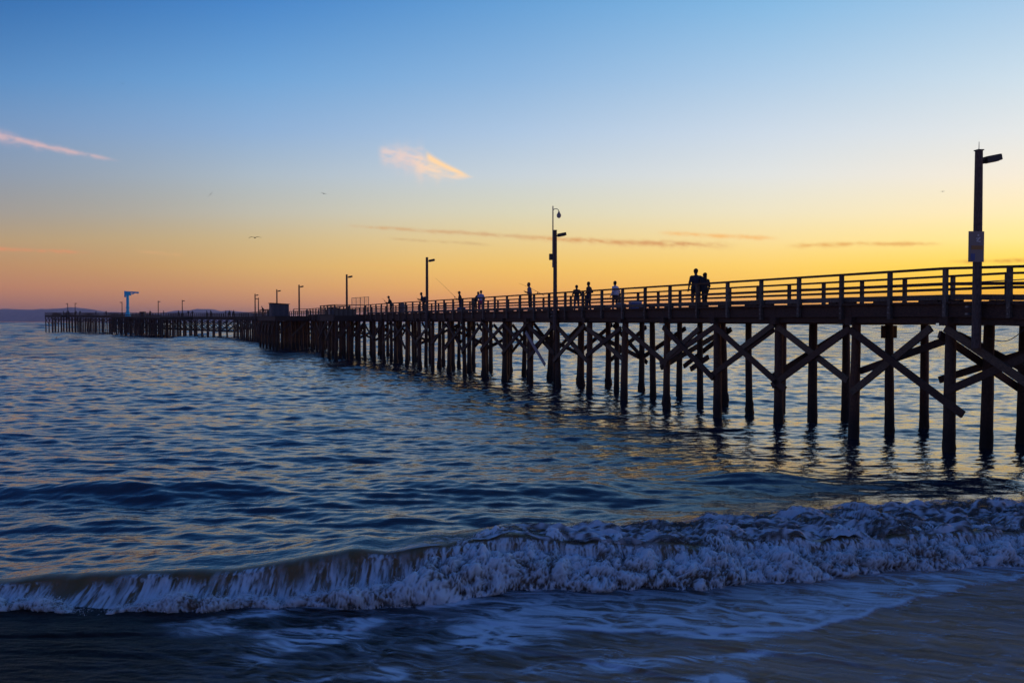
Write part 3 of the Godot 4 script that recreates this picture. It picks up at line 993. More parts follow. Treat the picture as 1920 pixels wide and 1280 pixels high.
func make_outer_run() -> void:
	# too far off for single timbers to be told apart
	rng.seed = 23
	var piles := st_new()
	var braces := st_new()
	var rails := st_new()
	var deck := st_new()
	var bay := 4.1
	var n := int(RUN2 / bay)
	for k in n + 1:
		var t := k * bay
		var top := EYE + 0.35 + 1.6 * t / RUN2
		for w in [0.0, 1.9, 3.8]:
			for dbl in (2 if rng.randf() < 0.18 else 1):
				var f := ground(Q(t + dbl * 0.75 + rng.randf_range(-0.2, 0.2), w, 0))
				st_tube(piles, [f + Vector3(0, -1, 0), f + Vector3(0, 0.5, 0), f + Vector3(rng.randfn(0, 0.06), top, 0)], [0.19, 0.16, 0.14], 6)
		if k < n:
			for w in [-0.2, 4.0]:
				for lev in [[-0.3, -1.7], [-1.75, -3.1]]:
					if t > 68.0 and (lev[0] < -1.0 or w > 0.0): continue
					st_beam(braces, Q(t, w, lev[0]), Q(t + bay, w, lev[1]), 0.2, 0.08)
					st_beam(braces, Q(t, w + 0.1, lev[1]), Q(t + bay, w + 0.1, lev[0]), 0.2, 0.08)
				if t < 95.0: st_beam(braces, Q(t, w - 0.1, -3.15), Q(t + bay, w - 0.1, -3.15), 0.22, 0.1)
			st_beam(deck, Q(t, -0.15, 0.25), Q(t + bay, -0.15, 0.25), 0.65, 0.15)
			st_beam(deck, Q(t, 3.95, 0.25), Q(t + bay, 3.95, 0.25), 0.65, 0.15)
			st_beam(deck, Q(t, 1.9, 0.56), Q(t + bay, 1.9, 0.56), 0.1, 4.4)
			for w in [-0.3, 4.1]:
				st_beam(rails, Q(t, w, 1.7), Q(t + bay, w, 1.7), 0.09, 0.18)
				st_beam(rails, Q(t, w, 1.2), Q(t + bay, w, 1.2), 0.1, 0.05)
				st_beam(rails, Q(t, w, 0.78), Q(t + bay, w, 0.78), 0.2, 0.15)
				for i in 3:
					st_beam(rails, Q(t + i * bay / 3.0, w, 0.3), Q(t + i * bay / 3.0, w, 1.66), 0.14, 0.14, ACROSS2)
	# the wide head of the pier and the hoist's landing
	for head in [[26.0, 68.0, -9.0, 0.0, 10, 3], [150.0, 174.0, -2.5, 0.0, 5, 1]]:
		for i in head[4] + 1:
			for j in head[5]:
				var f := ground(Q(lerpf(head[0], head[1], i / float(head[4])) + rng.randf_range(-0.4, 0.4), lerpf(head[2], head[3], j / float(head[5])) + 0.2, 0))
				st_tube(piles, [f + Vector3(0, -1, 0), f + Vector3(0, 0.5, 0), f + Vector3(rng.randfn(0, 0.05), EYE + 0.35 + 1.6 * head[0] / RUN2, 0)], [0.27, 0.22, 0.18], 6)
		for i in head[4]:
			var ta := lerpf(head[0], head[1], i / float(head[4]))
			var tb := lerpf(head[0], head[1], (i + 1.0) / head[4])
			st_beam(braces, Q(ta, head[2], -0.3), Q(tb, head[2], -2.6), 0.24, 0.08)
			st_beam(braces, Q(ta, head[2] - 0.1, -2.6), Q(tb, head[2] - 0.1, -0.3), 0.24, 0.08)
			if head[0] < 100.0:
				st_beam(braces, Q(ta, head[2] - 0.1, -1.2), Q(tb, head[2] - 0.1, -1.2), 0.3, 0.1)
				st_beam(braces, Q(ta, head[2] - 0.1, -3.3), Q(tb, head[2] - 0.1, -3.3), 0.3, 0.1)
				for up in 3:
					st_beam(braces, Q(lerpf(ta, tb, up / 3.0), head[2] - 0.2, -4.4), Q(lerpf(ta, tb, up / 3.0), head[2] - 0.2, 0.2), 0.26, 0.2, ACROSS2)
		st_beam(deck, Q(head[0], head[2] * 0.5, 0.5), Q(head[1], head[2] * 0.5, 0.5), 0.2, absf(head[2]))
		st_beam(deck, Q(head[0], head[2], 0.15), Q(head[1], head[2], 0.15), 0.7, 0.2)
		st_beam(deck, Q(head[0], head[2], 0.15), Q(head[0], 0.0, 0.15), 0.7, 0.2)
		st_beam(rails, Q(head[0], head[2], 1.0), Q(head[1], head[2], 1.0), 0.22, 0.2)
		if head[0] > 100.0:
			st_beam(rails, Q(head[0], head[2], 1.7), Q(head[1], head[2], 1.7), 0.09, 0.18)
			for i in 18: st_beam(rails, Q(lerpf(head[0], head[1], i / 17.0), head[2], 0.3), Q(lerpf(head[0], head[1], i / 17.0), head[2], 1.66), 0.14, 0.14, ACROSS2)
	for q in [["outer_piles", piles, M.piles[0]], ["outer_braces", braces, M.planks[0]], ["outer_railing", rails, M.planks[1]], ["outer_deck", deck, M.planks[0]]]:
		var o: Node = mi(q[0], st_done(q[1]), q[2], pier)
		o.set_meta("kind", "stuff")

# ------------------------------------------------------------------ lamps, hoist, huts
var lamp0: Node3D
func lamp(at: Vector3, turn: float, label: String, below := 1.4, above := 5.45) -> Node3D:
	# at: where its pole crosses the deck's level (0.62 above the eye)
	var t := thing("street_lamp", label, "street lamp", at, turn, "lamp posts along the pier")
	var st := st_new()
	st_tube(st, [Vector3(0, -below, 0), Vector3(0, above * 0.5, 0), Vector3(0, above - 0.62, 0)], [0.135, 0.12, 0.108], 8)
	mi("pole", st_done(st), M.lamp_wood, t)
	var y := above - 0.62
	beam("arm", M.black, t, Vector3(0.08, y - 0.33, 0), Vector3(0.3, y - 0.27, 0), 0.08, 0.06)
	st = st_new()
	var b := Basis(Vector3(0, 0, 1), 0.20)
	for q in [[0.0, 0.46, 0.19, 0.28], [0.46, 0.5, 0.17, 0.26]]:
		st_box(st, Transform3D(b * Basis.from_scale(Vector3(q[1] - q[0], q[2], q[3])), Vector3(0.18, y - 0.28, 0) + b * Vector3((q[0] + q[1]) * 0.5, 0, 0)))
	var lamp_head := mi("lamp_head", st_done(st), M.black, t)
	st = st_new()
	st_box(st, Transform3D(b * Basis.from_scale(Vector3(0.34, 0.012, 0.16)), Vector3(0.18, y - 0.28, 0) + b * Vector3(0.25, -0.103, 0)))
	mi("lens", st_done(st), M.lens, lamp_head)
	beam("pole_cap", M.black, t, Vector3(0, y, 0), Vector3(0, y + 0.03, 0), 0.2, 0.2, Vector3.RIGHT)
	for dy in [-0.12, -0.34]:
		beam("bracket", M.grey_metal, t, Vector3(-0.04, dy, -0.12), Vector3(-0.04, dy, -0.24), 0.06, 0.34)
	return t

func make_lamps() -> void:
	# the near one carries a sign
	var at := P(-1.15, -0.42, 0.62)
	var l := lamp(at, 0.12, "tall brown lamp post nearest the beach, with a square sign on it", 1.38, 5.2)
	var st := st_new()
	st_tube(st, [Vector3(0.0, 4.6, 0), Vector3(0.0, 4.85, 0)], [0.012, 0.008], 5)
	mi("aerial", st_done(st), M.grey_metal, l)
	var sign_ := thing("sign", "square dark sign with a pale figure fixed to the nearest lamp post", "sign", at + Vector3(-0.13, 1.22, 0.15), 0.12)
	beam("panel", M.sign_panel, sign_, Vector3(0, 0, 0), Vector3(0, 0.92, 0), 0.5, 0.02, Vector3.RIGHT)
	# the pale pictogram, an ochre band, a blue patch
	st = st_new()
	for q in [[Vector3(0.03, 0.80, 0.014), Vector3(0.08, 0.80, 0.014), 0.06], [Vector3(0.12, 0.74, 0.014), Vector3(0.0, 0.62, 0.014), 0.035], [Vector3(0.0, 0.625, 0.014), Vector3(0.13, 0.61, 0.014), 0.03], [Vector3(-0.02, 0.70, 0.014), Vector3(0.10, 0.72, 0.014), 0.025]]:
		st_beam(st, q[0], q[1], q[2], 0.006)
	mi("pictogram", st_done(st), M.sign_pale, sign_)
	beam("colour_band", M.sign_ochre, sign_, Vector3(-0.17, 0.43, 0.0145), Vector3(0.21, 0.43, 0.0145), 0.12, 0.008)
	beam("colour_patch", M.sign_blue, sign_, Vector3(-0.18, 0.15, 0.0145), Vector3(-0.05, 0.15, 0.0145), 0.2, 0.008)
	# the second carries a mast, a dome camera and a loudspeaker
	l = lamp(P(25.6, -0.42, 0.62), 0.25, "brown lamp post with a thin mast and hanging dome camera above it", 1.2, 5.45)
	st = st_new()
	st_tube(st, [Vector3(-0.16, 2.6, 0.05), Vector3(-0.16, 6.3, 0.05)], [0.045, 0.035], 7)
	var mast := mi("mast", st_done(st), M.grey_metal, l)
	st = st_new()
	var pts := []
	for i in 9:
		var a := PI * i / 8.0
		pts.append(Vector3(-0.16 + 0.19 * (1.0 - cos(a)), 5.98 + 0.16 * sin(a), 0.05))
	st_tube(st, pts, [0.022, 0.022, 0.022, 0.022, 0.022, 0.022, 0.022, 0.022, 0.022], 6)
	mi("goose_neck", st_done(st), M.grey_metal, mast)
	st = st_new()
	st_tube(st, [Vector3(0.22, 6.0, 0.05), Vector3(0.22, 5.9, 0.05), Vector3(0.22, 5.8, 0.05), Vector3(0.22, 5.7, 0.05), Vector3(0.22, 5.62, 0.05), Vector3(0.22, 5.58, 0.05)], [0.03, 0.07, 0.13, 0.14, 0.10, 0.03], 10)
	mi("dome_camera", st_done(st), M.dome, mast)
	beam("loudspeaker", M.black, l, Vector3(-0.26, 3.05, 0.0), Vector3(-0.26, 3.42, 0.0), 0.2, 0.2, Vector3.RIGHT)
	# the rest are plain
	var proto: Node3D = null
	var i := 0
	for q in [
		[P(48.9, -0.42, 0.62), 0.25, "plain lamp post beside the person with the backpack"],
		[P(77.7, -0.42, 0.62), 0.25, "plain lamp post beside the wire fence panels on the small landing"],
		[P(108.0, -0.42, 0.62), 0.25, "plain lamp post just right of the grey hut"],
		[P(129.0, -0.42, 0.62), 0.25, "plain lamp post rising behind the grey hut"],
		[P(157.0, -0.42, 0.62), 0.25, "thin distant lamp post left of the hut, its head pointing right"],
		[P(188.0, 4.5, 0.62), PI + 0.25, "thin distant lamp post left of the hut, its head pointing left"],
		[Q(33.0, -0.4, 0.62), 0.2, "distant lamp post standing alone on the latticed outer run"],
		[Q(70.0, -8.0, 0.62) + Vector3(14.5, 0, 0), 0.2, "distant lamp post behind the little shed right of the blue hoist"],
		[Q(85.0, -0.4, 0.62), PI, "distant lamp post close to the right of the blue hoist"],
		[Q(139.0, -0.4, 0.62), 0.2, "far lamp post near the pier's end, the right one of two"],
		[Q(149.0, -0.4, 0.62), PI, "far lamp post nearest the pier's end, its head pointing left"]]:
		if proto == null:
			proto = lamp(q[0], q[1], q[2], 1.2, 5.45)
		else:
			var c: Node3D = proto.duplicate()
			put(c, "street_lamp")
			c.position = q[0]
			c.rotation.y = q[1]
			c.set_meta("label", q[2])
		i += 1

func make_hoist() -> void:
	var at := Q(62.0, -6.0, 0.62)
	var t := thing("hoist", "bright blue jib hoist standing on the far landing", "crane", at, 0.05)
	var st := st_new()
	st_tube(st, [Vector3(0, 0, 0), Vector3(0, 0.3, 0), Vector3(0, 1.6, 0), Vector3(0, 1.75, 0), Vector3(0, 2.6, 0), Vector3(0, 6.5, 0)], [0.85, 0.75, 0.5, 0.42, 0.42, 0.40], 12)
	mi("column", st_done(st), M.blue, t)
	st = st_new()
	st_tube(st, [Vector3(0, 2.5, 0), Vector3(0, 2.95, 0)], [0.55, 0.55], 12)
	mi("collar", st_done(st), M.blue, t)
	beam("head", M.blue, t, Vector3(-0.6, 6.9, 0), Vector3(0.9, 6.9, 0), 1.0, 0.7)
	beam("jib", M.blue_pale, t, Vector3(-0.75, 7.55, 0), Vector3(3.4, 7.35, 0), 0.5, 0.4)
	beam("jib_brace", M.blue, t, Vector3(0.2, 6.55, 0), Vector3(2.0, 7.1, 0), 0.25, 0.25)
	beam("back_plate", M.blue, t, Vector3(-0.75, 5.9, 0), Vector3(-0.75, 7.85, 0), 0.3, 0.6, Vector3.RIGHT)
	st = st_new()
	st_tube(st, [Vector3(3.1, 7.1, 0), Vector3(3.1, 6.7, 0)], [0.03, 0.03], 6)
	mi("hook_line", st_done(st), M.black, t)

func make_huts() -> void:
	var at := P(105.2, -3.9, 0.645)
	var turn := atan2(-WEST.x, -WEST.z) 
	var t := thing("hut", "grey flat-roofed timber hut on the pier's wide landing", "hut", at, turn + PI)
	# local x runs across the pier, local z seawards
	var w := 2.5
	var dpt := 2.2
	var hh := 1.75
	for side in 2:
		for i in 9:
			var x := -w * 0.5 + (i + 0.5) * w / 9.0
			var z := -dpt * 0.5 if side == 0 else dpt * 0.5
			beam("wall_board", M.hut_boards[(i * 5 + side) % 3], t, Vector3(x, 0, z), Vector3(x, hh + 0.12 * (x / w + 0.5), z), w / 9.0 - 0.008, 0.03, Vector3.RIGHT)
		for i in 7:
			var z2 := -dpt * 0.5 + (i + 0.5) * dpt / 7.0
			var x2 := -w * 0.5 if side == 0 else w * 0.5
			beam("wall_board", M.hut_boards[(i * 3 + side) % 3], t, Vector3(x2, 0, z2), Vector3(x2, hh + 0.12 * side, z2), dpt / 7.0 - 0.008, 0.03, Vector3.BACK)
	beam("roof", M.planks[0], t, Vector3(-w * 0.5 - 0.15, hh + 0.03, 0), Vector3(w * 0.5 + 0.15, hh + 0.17, 0), 0.06, dpt + 0.3)
	# the small shed beside the hoist
	var at2 := Q(46.0, -7.0, 0.62)
	var s := thing("shed", "small grey box shed on the hoist landing", "shed", at2, 0.1)
	beam("wall", M.hut_boards[0], s, Vector3(0, 0, 0), Vector3(0, 1.35, 0), 1.4, 1.2, Vector3.RIGHT)
	beam("roof", M.planks[0], s, Vector3(-0.8, 1.39, 0), Vector3(0.8, 1.39, 0), 0.07, 1.4)
	beam("door", M.planks[1], s, Vector3(0.1, 0.05, 0.61), Vector3(0.1, 1.15, 0.61), 0.6, 0.03, Vector3.RIGHT)
	# tall wire fence panels by the landing
	var f := thing("wire_fence", "tall wire mesh fence panels above the railing of the small landing", "fence", P(70.6, -1.6, 0.62))
	var a := P(70.6, -1.6, 0.62) - f.position
	var b := P(70.2, 0.2, 0.62) - f.position
	for i in 5:
		var q := a.lerp(b, i / 4.0)
		beam("fence_post", M.grey_metal, f, q, q + Vector3(0, 1.85 + 0.04 * i, 0), 0.05, 0.05, ACROSS)
	beam("fence_rail", M.grey_metal, f, a + Vector3(0, 1.85, 0), b + Vector3(0, 2.0, 0), 0.04, 0.04)
	var st := st_new()
	for i in 22:
		var q := a.lerp(b, i / 21.0)
		st_beam(st, q + Vector3(0, 0.1, 0), q + Vector3(0, 1.84 + 0.15 * i / 21.0, 0), 0.010, 0.010, ACROSS)
	for i in 16:
		st_beam(st, a + Vector3(0, 0.1 + i * 0.115, 0), b + Vector3(0, 0.1 + i * 0.12, 0), 0.010, 0.010)
	var o := mi("wire_mesh", st_done(st), M.grey_metal, f)
	o.set_meta("kind", "stuff")
	# an equipment box and bin on the landing
	var bx := thing("equipment_box", "dark box with a lid on the small landing's railing side", "box", P(73.0, -3.0, 0.645), 0.45)
	beam("body", M.sign_back, bx, Vector3(-0.6, 0.35, 0), Vector3(0.6, 0.35, 0), 0.7, 0.7)
	beam("lid", M.planks[0], bx, Vector3(-0.64, 0.74, 0), Vector3(0.64, 0.74, 0), 0.07, 0.76)
	var bin := thing("bin", "round dark bin with a domed top by the railing", "bin", P(58.4, 0.35, 0.645))
	st = st_new()
	st_tube(st, [Vector3(0, 0, 0), Vector3(0, 0.75, 0), Vector3(0, 0.8, 0)], [0.24, 0.28, 0.29], 14)
	mi("drum", st_done(st), M.sign_back, bin)
	st = st_new()
	st_tube(st, [Vector3(0, 0.8, 0), Vector3(0, 0.9, 0), Vector3(0, 1.0, 0), Vector3(0, 1.08, 0), Vector3(0, 1.1, 0)], [0.28, 0.27, 0.22, 0.12, 0.03], 14)
	mi("dome_lid", st_done(st), M.sign_back, bin)
	# coolers and bags of the anglers
	for q in [[P(19.0, 0.9, 0.645), "blue cool box beside the person in the pale shirt", M.cooler_blue, M.cooler_white], [P(43.2, 0.5, 0.645), "low blue cool box behind the angler with the long rod", M.cooler_navy, M.cooler_blue]]:
		var c := thing("cool_box", q[1], "cool box", q[0], 0.4, "anglers' cool boxes")
		beam("body", q[2], c, Vector3(-0.3, 0.17, 0), Vector3(0.3, 0.17, 0), 0.34, 0.36)
		beam("lid", q[3], c, Vector3(-0.31, 0.37, 0), Vector3(0.31, 0.37, 0), 0.06, 0.38)
		beam("handle", M.black, c, Vector3(-0.2, 0.42, 0), Vector3(0.2, 0.42, 0), 0.03, 0.04)
	var bag := thing("bag", "dark soft bag on the deck beside the blue cool box", "bag", P(20.4, 0.9, 0.645), 0.6)
	st = st_new()
	st_tube(st, [Vector3(-0.34, 0.14, 0), Vector3(-0.3, 0.17, 0), Vector3(0, 0.19, 0), Vector3(0.3, 0.17, 0), Vector3(0.34, 0.14, 0)], [0.05, 0.15, 0.18, 0.15, 0.05], 10)
	mi("body", st_done(st), M.sign_back, bag)
	st = st_new()
	var pts := []
	for i in 7: pts.append(Vector3(-0.16 + 0.32 * i / 6.0, 0.35 + 0.14 * sin(PI * i / 6.0), 0))
	st_tube(st, pts, [0.015, 0.015, 0.015, 0.015, 0.015, 0.015, 0.015], 5)
	mi("strap", st_done(st), M.black, bag)
	# a float out on the water
	var fl := thing("float", "tiny red float on the water left of the pier's end", "buoy", Vector3(-106.0, 0.0, -185.0))
	st = st_new()
	st_tube(st, [Vector3(0, -0.2, 0), Vector3(0, 0, 0), Vector3(0, 0.25, 0), Vector3(0, 0.4, 0), Vector3(0, 0.45, 0)], [0.1, 0.28, 0.3, 0.18, 0.05], 10)
	mi("ball", st_done(st), M.red, fl)
	st = st_new()
	st_tube(st, [Vector3(0, 0.42, 0), Vector3(0.03, 0.8, 0)], [0.03, 0.02], 5)
	mi("stick", st_done(st), M.red, fl)

# ------------------------------------------------------------------ people
func capsule(p: Vector3, a: Vector3, ab: Vector3, inv: float, ra: float, rb: float) -> float:
	var t := clampf((p - a).dot(ab) * inv, 0.0, 1.0)
	return (p - a - ab * t).length() - lerpf(ra, rb, t)

# bones: [a, b, ra, rb, colour]; joined by a smooth minimum and meshed as surface nets
func flesh(bones: Array, cell: float) -> ArrayMesh:
	var lo := Vector3(9, 9, 9)
	var hi := -lo
	for b in bones:
		for q in [b[0], b[1]]:
			var r := maxf(b[2], b[3]) + cell * 3.0
			lo = lo.min(q - Vector3(r, r, r))
			hi = hi.max(q + Vector3(r, r, r))
	var nx := int((hi.x - lo.x) / cell) + 2
	var ny := int((hi.y - lo.y) / cell) + 2
	var nz := int((hi.z - lo.z) / cell) + 2
	var n := nx * ny * nz
	var f := PackedFloat32Array()
	f.resize(n)
	f.fill(1.0)
	var near := PackedFloat32Array()
	near.resize(n)
	near.fill(9.0)
	var who := PackedInt32Array()
	who.resize(n)
	var kk := 0.045
	for bi in bones.size():
		var b: Array = bones[bi]
		var a: Vector3 = b[0]
		var e: Vector3 = b[1]
		var ra: float = b[2]
		var rb: float = b[3]
		var ab := e - a
		var inv := 1.0 / maxf(ab.length_squared(), 1e-6)
		var m := maxf(ra, rb) + 0.07
		var l := a.min(e) - Vector3(m, m, m)
		var h := a.max(e) + Vector3(m, m, m)
		for k in range(maxi(0, int((l.z - lo.z) / cell)), mini(nz, int((h.z - lo.z) / cell) + 2)):
			for j in range(maxi(0, int((l.y - lo.y) / cell)), mini(ny, int((h.y - lo.y) / cell) + 2)):
				var row := (k * ny + j) * nx
				for i in range(maxi(0, int((l.x - lo.x) / cell)), mini(nx, int((h.x - lo.x) / cell) + 2)):
					var d := capsule(lo + Vector3(i, j, k) * cell, a, ab, inv, ra, rb)
					var at := row + i
					if d < near[at]:
						near[at] = d
						who[at] = bi
					var o := f[at]
					var hh := maxf(kk - absf(d - o), 0.0) / kk
					f[at] = minf(d, o) - hh * hh * kk * 0.25
	var vert := {}
	var pos := PackedVector3Array()
	var nrm := PackedVector3Array()
	var col := PackedColorArray()
	var idx := PackedInt32Array()
	var corner := [0, 1, nx, nx + 1, nx * ny, nx * ny + 1, nx * ny + nx, nx * ny + nx + 1]
	var cp := [Vector3(0, 0, 0), Vector3(1, 0, 0), Vector3(0, 1, 0), Vector3(1, 1, 0), Vector3(0, 0, 1), Vector3(1, 0, 1), Vector3(0, 1, 1), Vector3(1, 1, 1)]
	var edges := [[0, 1], [2, 3], [4, 5], [6, 7], [0, 2], [1, 3], [4, 6], [5, 7], [0, 4], [1, 5], [2, 6], [3, 7]]
	for k in nz - 1:
		for j in ny - 1:
			for i in nx - 1:
				var at := (k * ny + j) * nx + i
				var neg := 0
				for c in corner:
					if f[at + c] < 0.0: neg += 1
				if neg == 0 or neg == 8: continue
				var sum := Vector3.ZERO
				var cnt := 0
				for e in edges:
					var fa := f[at + corner[e[0]]]
					var fb := f[at + corner[e[1]]]
					if (fa < 0.0) != (fb < 0.0):
						sum += (cp[e[0]] as Vector3).lerp(cp[e[1]], fa / (fa - fb))
						cnt += 1
				vert[at] = pos.size()
				pos.append(lo + (Vector3(i, j, k) + sum / cnt) * cell)
				var g := Vector3(f[at + 1] + f[at + nx + 1] + f[at + nx * ny + 1] + f[at + nx * ny + nx + 1] - f[at] - f[at + nx] - f[at + nx * ny] - f[at + nx * ny + nx], f[at + nx] + f[at + nx + 1] + f[at + nx * ny + nx] + f[at + nx * ny + nx + 1] - f[at] - f[at + 1] - f[at + nx * ny] - f[at + nx * ny + 1], f[at + nx * ny] + f[at + nx * ny + 1] + f[at + nx * ny + nx] + f[at + nx * ny + nx + 1] - f[at] - f[at + 1] - f[at + nx] - f[at + nx + 1])
				nrm.append(g.normalized())
				col.append(bones[who[at]][4])
	var steps := [1, nx, nx * ny]
	for at in vert:
		for ax in 3:
			var u: int = steps[(ax + 1) % 3]
			var v: int = steps[(ax + 2) % 3]
			var fa := f[at]
			var fb := f[at + steps[ax]]
			if (fa < 0.0) == (fb < 0.0): continue
			if not (vert.has(at - u) and vert.has(at - v) and vert.has(at - u - v)): continue
			var q := [vert[at], vert[at - u], vert[at - u - v], vert[at - v]]
			if fa > 0.0: q = [q[3], q[2], q[1], q[0]]
			# clockwise from outside
			idx.append_array(PackedInt32Array([q[0], q[2], q[1], q[0], q[3], q[2]]))
	var arr := []
	arr.resize(Mesh.ARRAY_MAX)
	arr[Mesh.ARRAY_VERTEX] = pos
	arr[Mesh.ARRAY_NORMAL] = nrm
	arr[Mesh.ARRAY_COLOR] = col
	arr[Mesh.ARRAY_INDEX] = idx
	var mesh := ArrayMesh.new()
	mesh.add_surface_from_arrays(Mesh.PRIMITIVE_TRIANGLES, arr)
	return mesh

# o: tall, shirt, legs, skin, hair, lean, hands [left, right] as points for a 1.75 m figure, shorts, wide, cell, feet, look
func person(at: Vector3, turn: float, label: String, o: Dictionary, called := "person") -> Node3D:
	var k: float = o.get("tall", 1.75) / 1.75
	var wide: float = o.get("wide", 1.0)
	var shirt: Color = o.shirt
	var legs: Color = o.legs
	var skin: Color = o.get("skin", Color(0.22, 0.12, 0.08))
	var hair: Color = o.get("hair", Color(0.02, 0.014, 0.01))
	var lean: float = o.get("lean", 0.0)
	var sleeve: Color = shirt if o.get("sleeves", true) else skin
	var feet: Array = o.get("feet", [Vector3(0.11, 0.0, 0.03), Vector3(-0.11, 0.0, -0.05)])
	var hands: Array = o.get("hands", [Vector3(0.3, 0.82, 0.06), Vector3(-0.3, 0.82, 0.06)])
	var shoulder_y := 1.43
	var sh := Vector3(0, shoulder_y, sin(lean) * 0.5)
	var hip := Vector3(0, 0.93, 0)
	var chest := hip.lerp(sh, 0.62)
	var neck := sh + Vector3(0, 0.09, 0.015 + lean * 0.05)
	var head := neck + Vector3(0, 0.125, 0.03 + lean * 0.05)
	var bones := []
	bones.append([hip + Vector3(-0.075, 0.0, 0), hip + Vector3(0.075, 0.0, 0), 0.115 * wide, 0.115 * wide, legs])
	bones.append([hip + Vector3(0, 0.08, 0), chest, 0.145 * wide, 0.15 * wide, shirt])
	bones.append([chest + Vector3(-0.06, 0, 0), chest + Vector3(0.06, 0, 0), 0.135 * wide, 0.135 * wide, shirt])
	bones.append([chest, sh + Vector3(0, -0.02, 0), 0.14 * wide, 0.10, shirt])
	bones.append([sh + Vector3(-0.14 * wide, -0.03, 0), sh + Vector3(0.14 * wide, -0.03, 0), 0.075, 0.075, shirt])
	bones.append([sh, neck + Vector3(0, 0.03, 0), 0.06, 0.052, skin])
	bones.append([head + Vector3(0, 0.035, -0.012), head + Vector3(0, -0.045, 0.014), 0.098, 0.072, skin])
	bones.append([head + Vector3(0, 0.06, -0.03), head + Vector3(0, -0.02, -0.045), 0.092, 0.075, hair])
	bones.append([head + Vector3(0, -0.01, 0.08), head + Vector3(0, -0.035, 0.095), 0.014, 0.018, skin])
	var hand_st := st_new()
	for i in 2:
		var sx := 1.0 if i == 0 else -1.0
		var f: Vector3 = feet[i]
		var ank := f + Vector3(0, 0.085, 0)
		var hj := hip + Vector3(0.085 * sx * wide, -0.03, 0)
		var knee := hj.lerp(ank, 0.5) + Vector3(0.01 * sx, 0.02, 0.035)
		bones.append([hj, knee, 0.105 * wide, 0.078, legs])
		var calf: Color = skin if o.get("shorts", false) else legs
		bones.append([knee, knee.lerp(ank, 0.4), 0.062, 0.064, calf])
		bones.append([knee.lerp(ank, 0.4), ank, 0.066, 0.050 if o.get("shorts", false) else 0.062, calf])
		bones.append([ank + Vector3(0, -0.045, -0.03), f + Vector3(0.015 * sx, 0.03, 0.15), 0.045, 0.034, o.get("shoes", Color(0.02, 0.02, 0.025))])
		# arm by two bones, elbow swung out and back
		var sj := sh + Vector3(0.185 * sx * wide, -0.04, 0)
		var hd: Vector3 = hands[i]
		var to := hd - sj
		var reach := minf(to.length(), 0.56)
		hd = sj + to.normalized() * reach
		var off := sqrt(maxf(0.0, 0.285 * 0.285 - reach * reach * 0.25))
		var pole := (Vector3(0.5 * sx, -0.5, -0.7)).normalized()
		pole = (pole - to.normalized() * pole.dot(to.normalized())).normalized()
		var el := sj + to.normalized() * reach * 0.5 + pole * off
		bones.append([sj, el, 0.068, 0.055, shirt if o.get("short_sleeves", false) else sleeve])
		bones.append([el, hd, 0.05, 0.036, skin if o.get("short_sleeves", false) else sleeve])
		var dir := (hd - el).normalized()
		var palm := hd + dir * 0.06
		bones.append([hd + dir * 0.01, palm, 0.027, 0.03, skin])
		var side := dir.cross(Vector3(0, 0, 1) if absf(dir.z) < 0.8 else Vector3.UP).normalized()
		var inw := side.cross(dir).normalized() * (1.0 if o.get("grip", false) else 0.6)
		for q in 4:
			var root := palm + dir * 0.02 + side * (q - 1.5) * 0.018
			var ln: float = [0.036, 0.042, 0.040, 0.031][q]
			st_tube(hand_st, [root * k, (root + dir * ln * 0.9 + inw * 0.006) * k, (root + dir * ln * 1.5 + inw * 0.03) * k, (root + dir * ln * 1.6 + inw * 0.05) * k], [0.009, 0.0088, 0.008, 0.006], 5, skin)
		var tr := hd + dir * 0.03 + side * -0.028
		st_tube(hand_st, [tr * k, (tr - side * 0.025 + dir * 0.022 + inw * 0.01) * k, (tr - side * 0.028 + dir * 0.05 + inw * 0.022) * k], [0.0105, 0.0095, 0.007], 5, skin)
		# ears
		st_tube(hand_st, [(head + Vector3(0.088 * sx, 0.0, -0.005)) * k, (head + Vector3(0.1 * sx, 0.008, -0.012)) * k, (head + Vector3(0.102 * sx, 0.03, -0.016)) * k], [0.014, 0.02, 0.012], 6, skin)
		# eyes
		st_tube(hand_st, [(head + Vector3(0.034 * sx, 0.012, 0.078)) * k, (head + Vector3(0.034 * sx, 0.012, 0.092)) * k], [0.010, 0.007], 6, Color(0.03, 0.025, 0.02))
	st_tube(hand_st, [(head + Vector3(-0.024, -0.068, 0.078)) * k, (head + Vector3(0.0, -0.066, 0.086)) * k, (head + Vector3(0.024, -0.068, 0.078)) * k], [0.004, 0.007, 0.004], 5, Color(0.13, 0.05, 0.04))
	if o.has("more"):
		for b in o.more: bones.append(b)
	for b in bones:
		b[0] *= k
		b[1] *= k
		b[2] *= k
		b[3] *= k
	var t := thing(called, label, "person", at, turn, o.get("group", ""))
	var mesh := flesh(bones, o.get("cell", 0.026))
	var body := mi("body", mesh, M.cloth, t)
	hand_st.commit(mesh)
	mesh.surface_set_material(0, M.cloth)
	mesh.surface_set_material(1, M.cloth)
	if o.has("cap"):
		var st := st_new()
		var hc := (head + Vector3(0, 0.055, -0.012)) * k
		st_tube(st, [hc, hc + Vector3(0, 0.05, 0), hc + Vector3(0, 0.085, 0), hc + Vector3(0, 0.1, 0)], [0.112 * k, 0.105 * k, 0.07 * k, 0.02], 12)
		st_box(st, Transform3D(Basis.from_scale(Vector3(0.15, 0.014, 0.13) * k), hc + Vector3(0, 0.008, 0.15 * k)))
		var c := mi("cap", st_done(st), M.black, t)
		if o.cap != null: c.material_override = o.cap
	return t

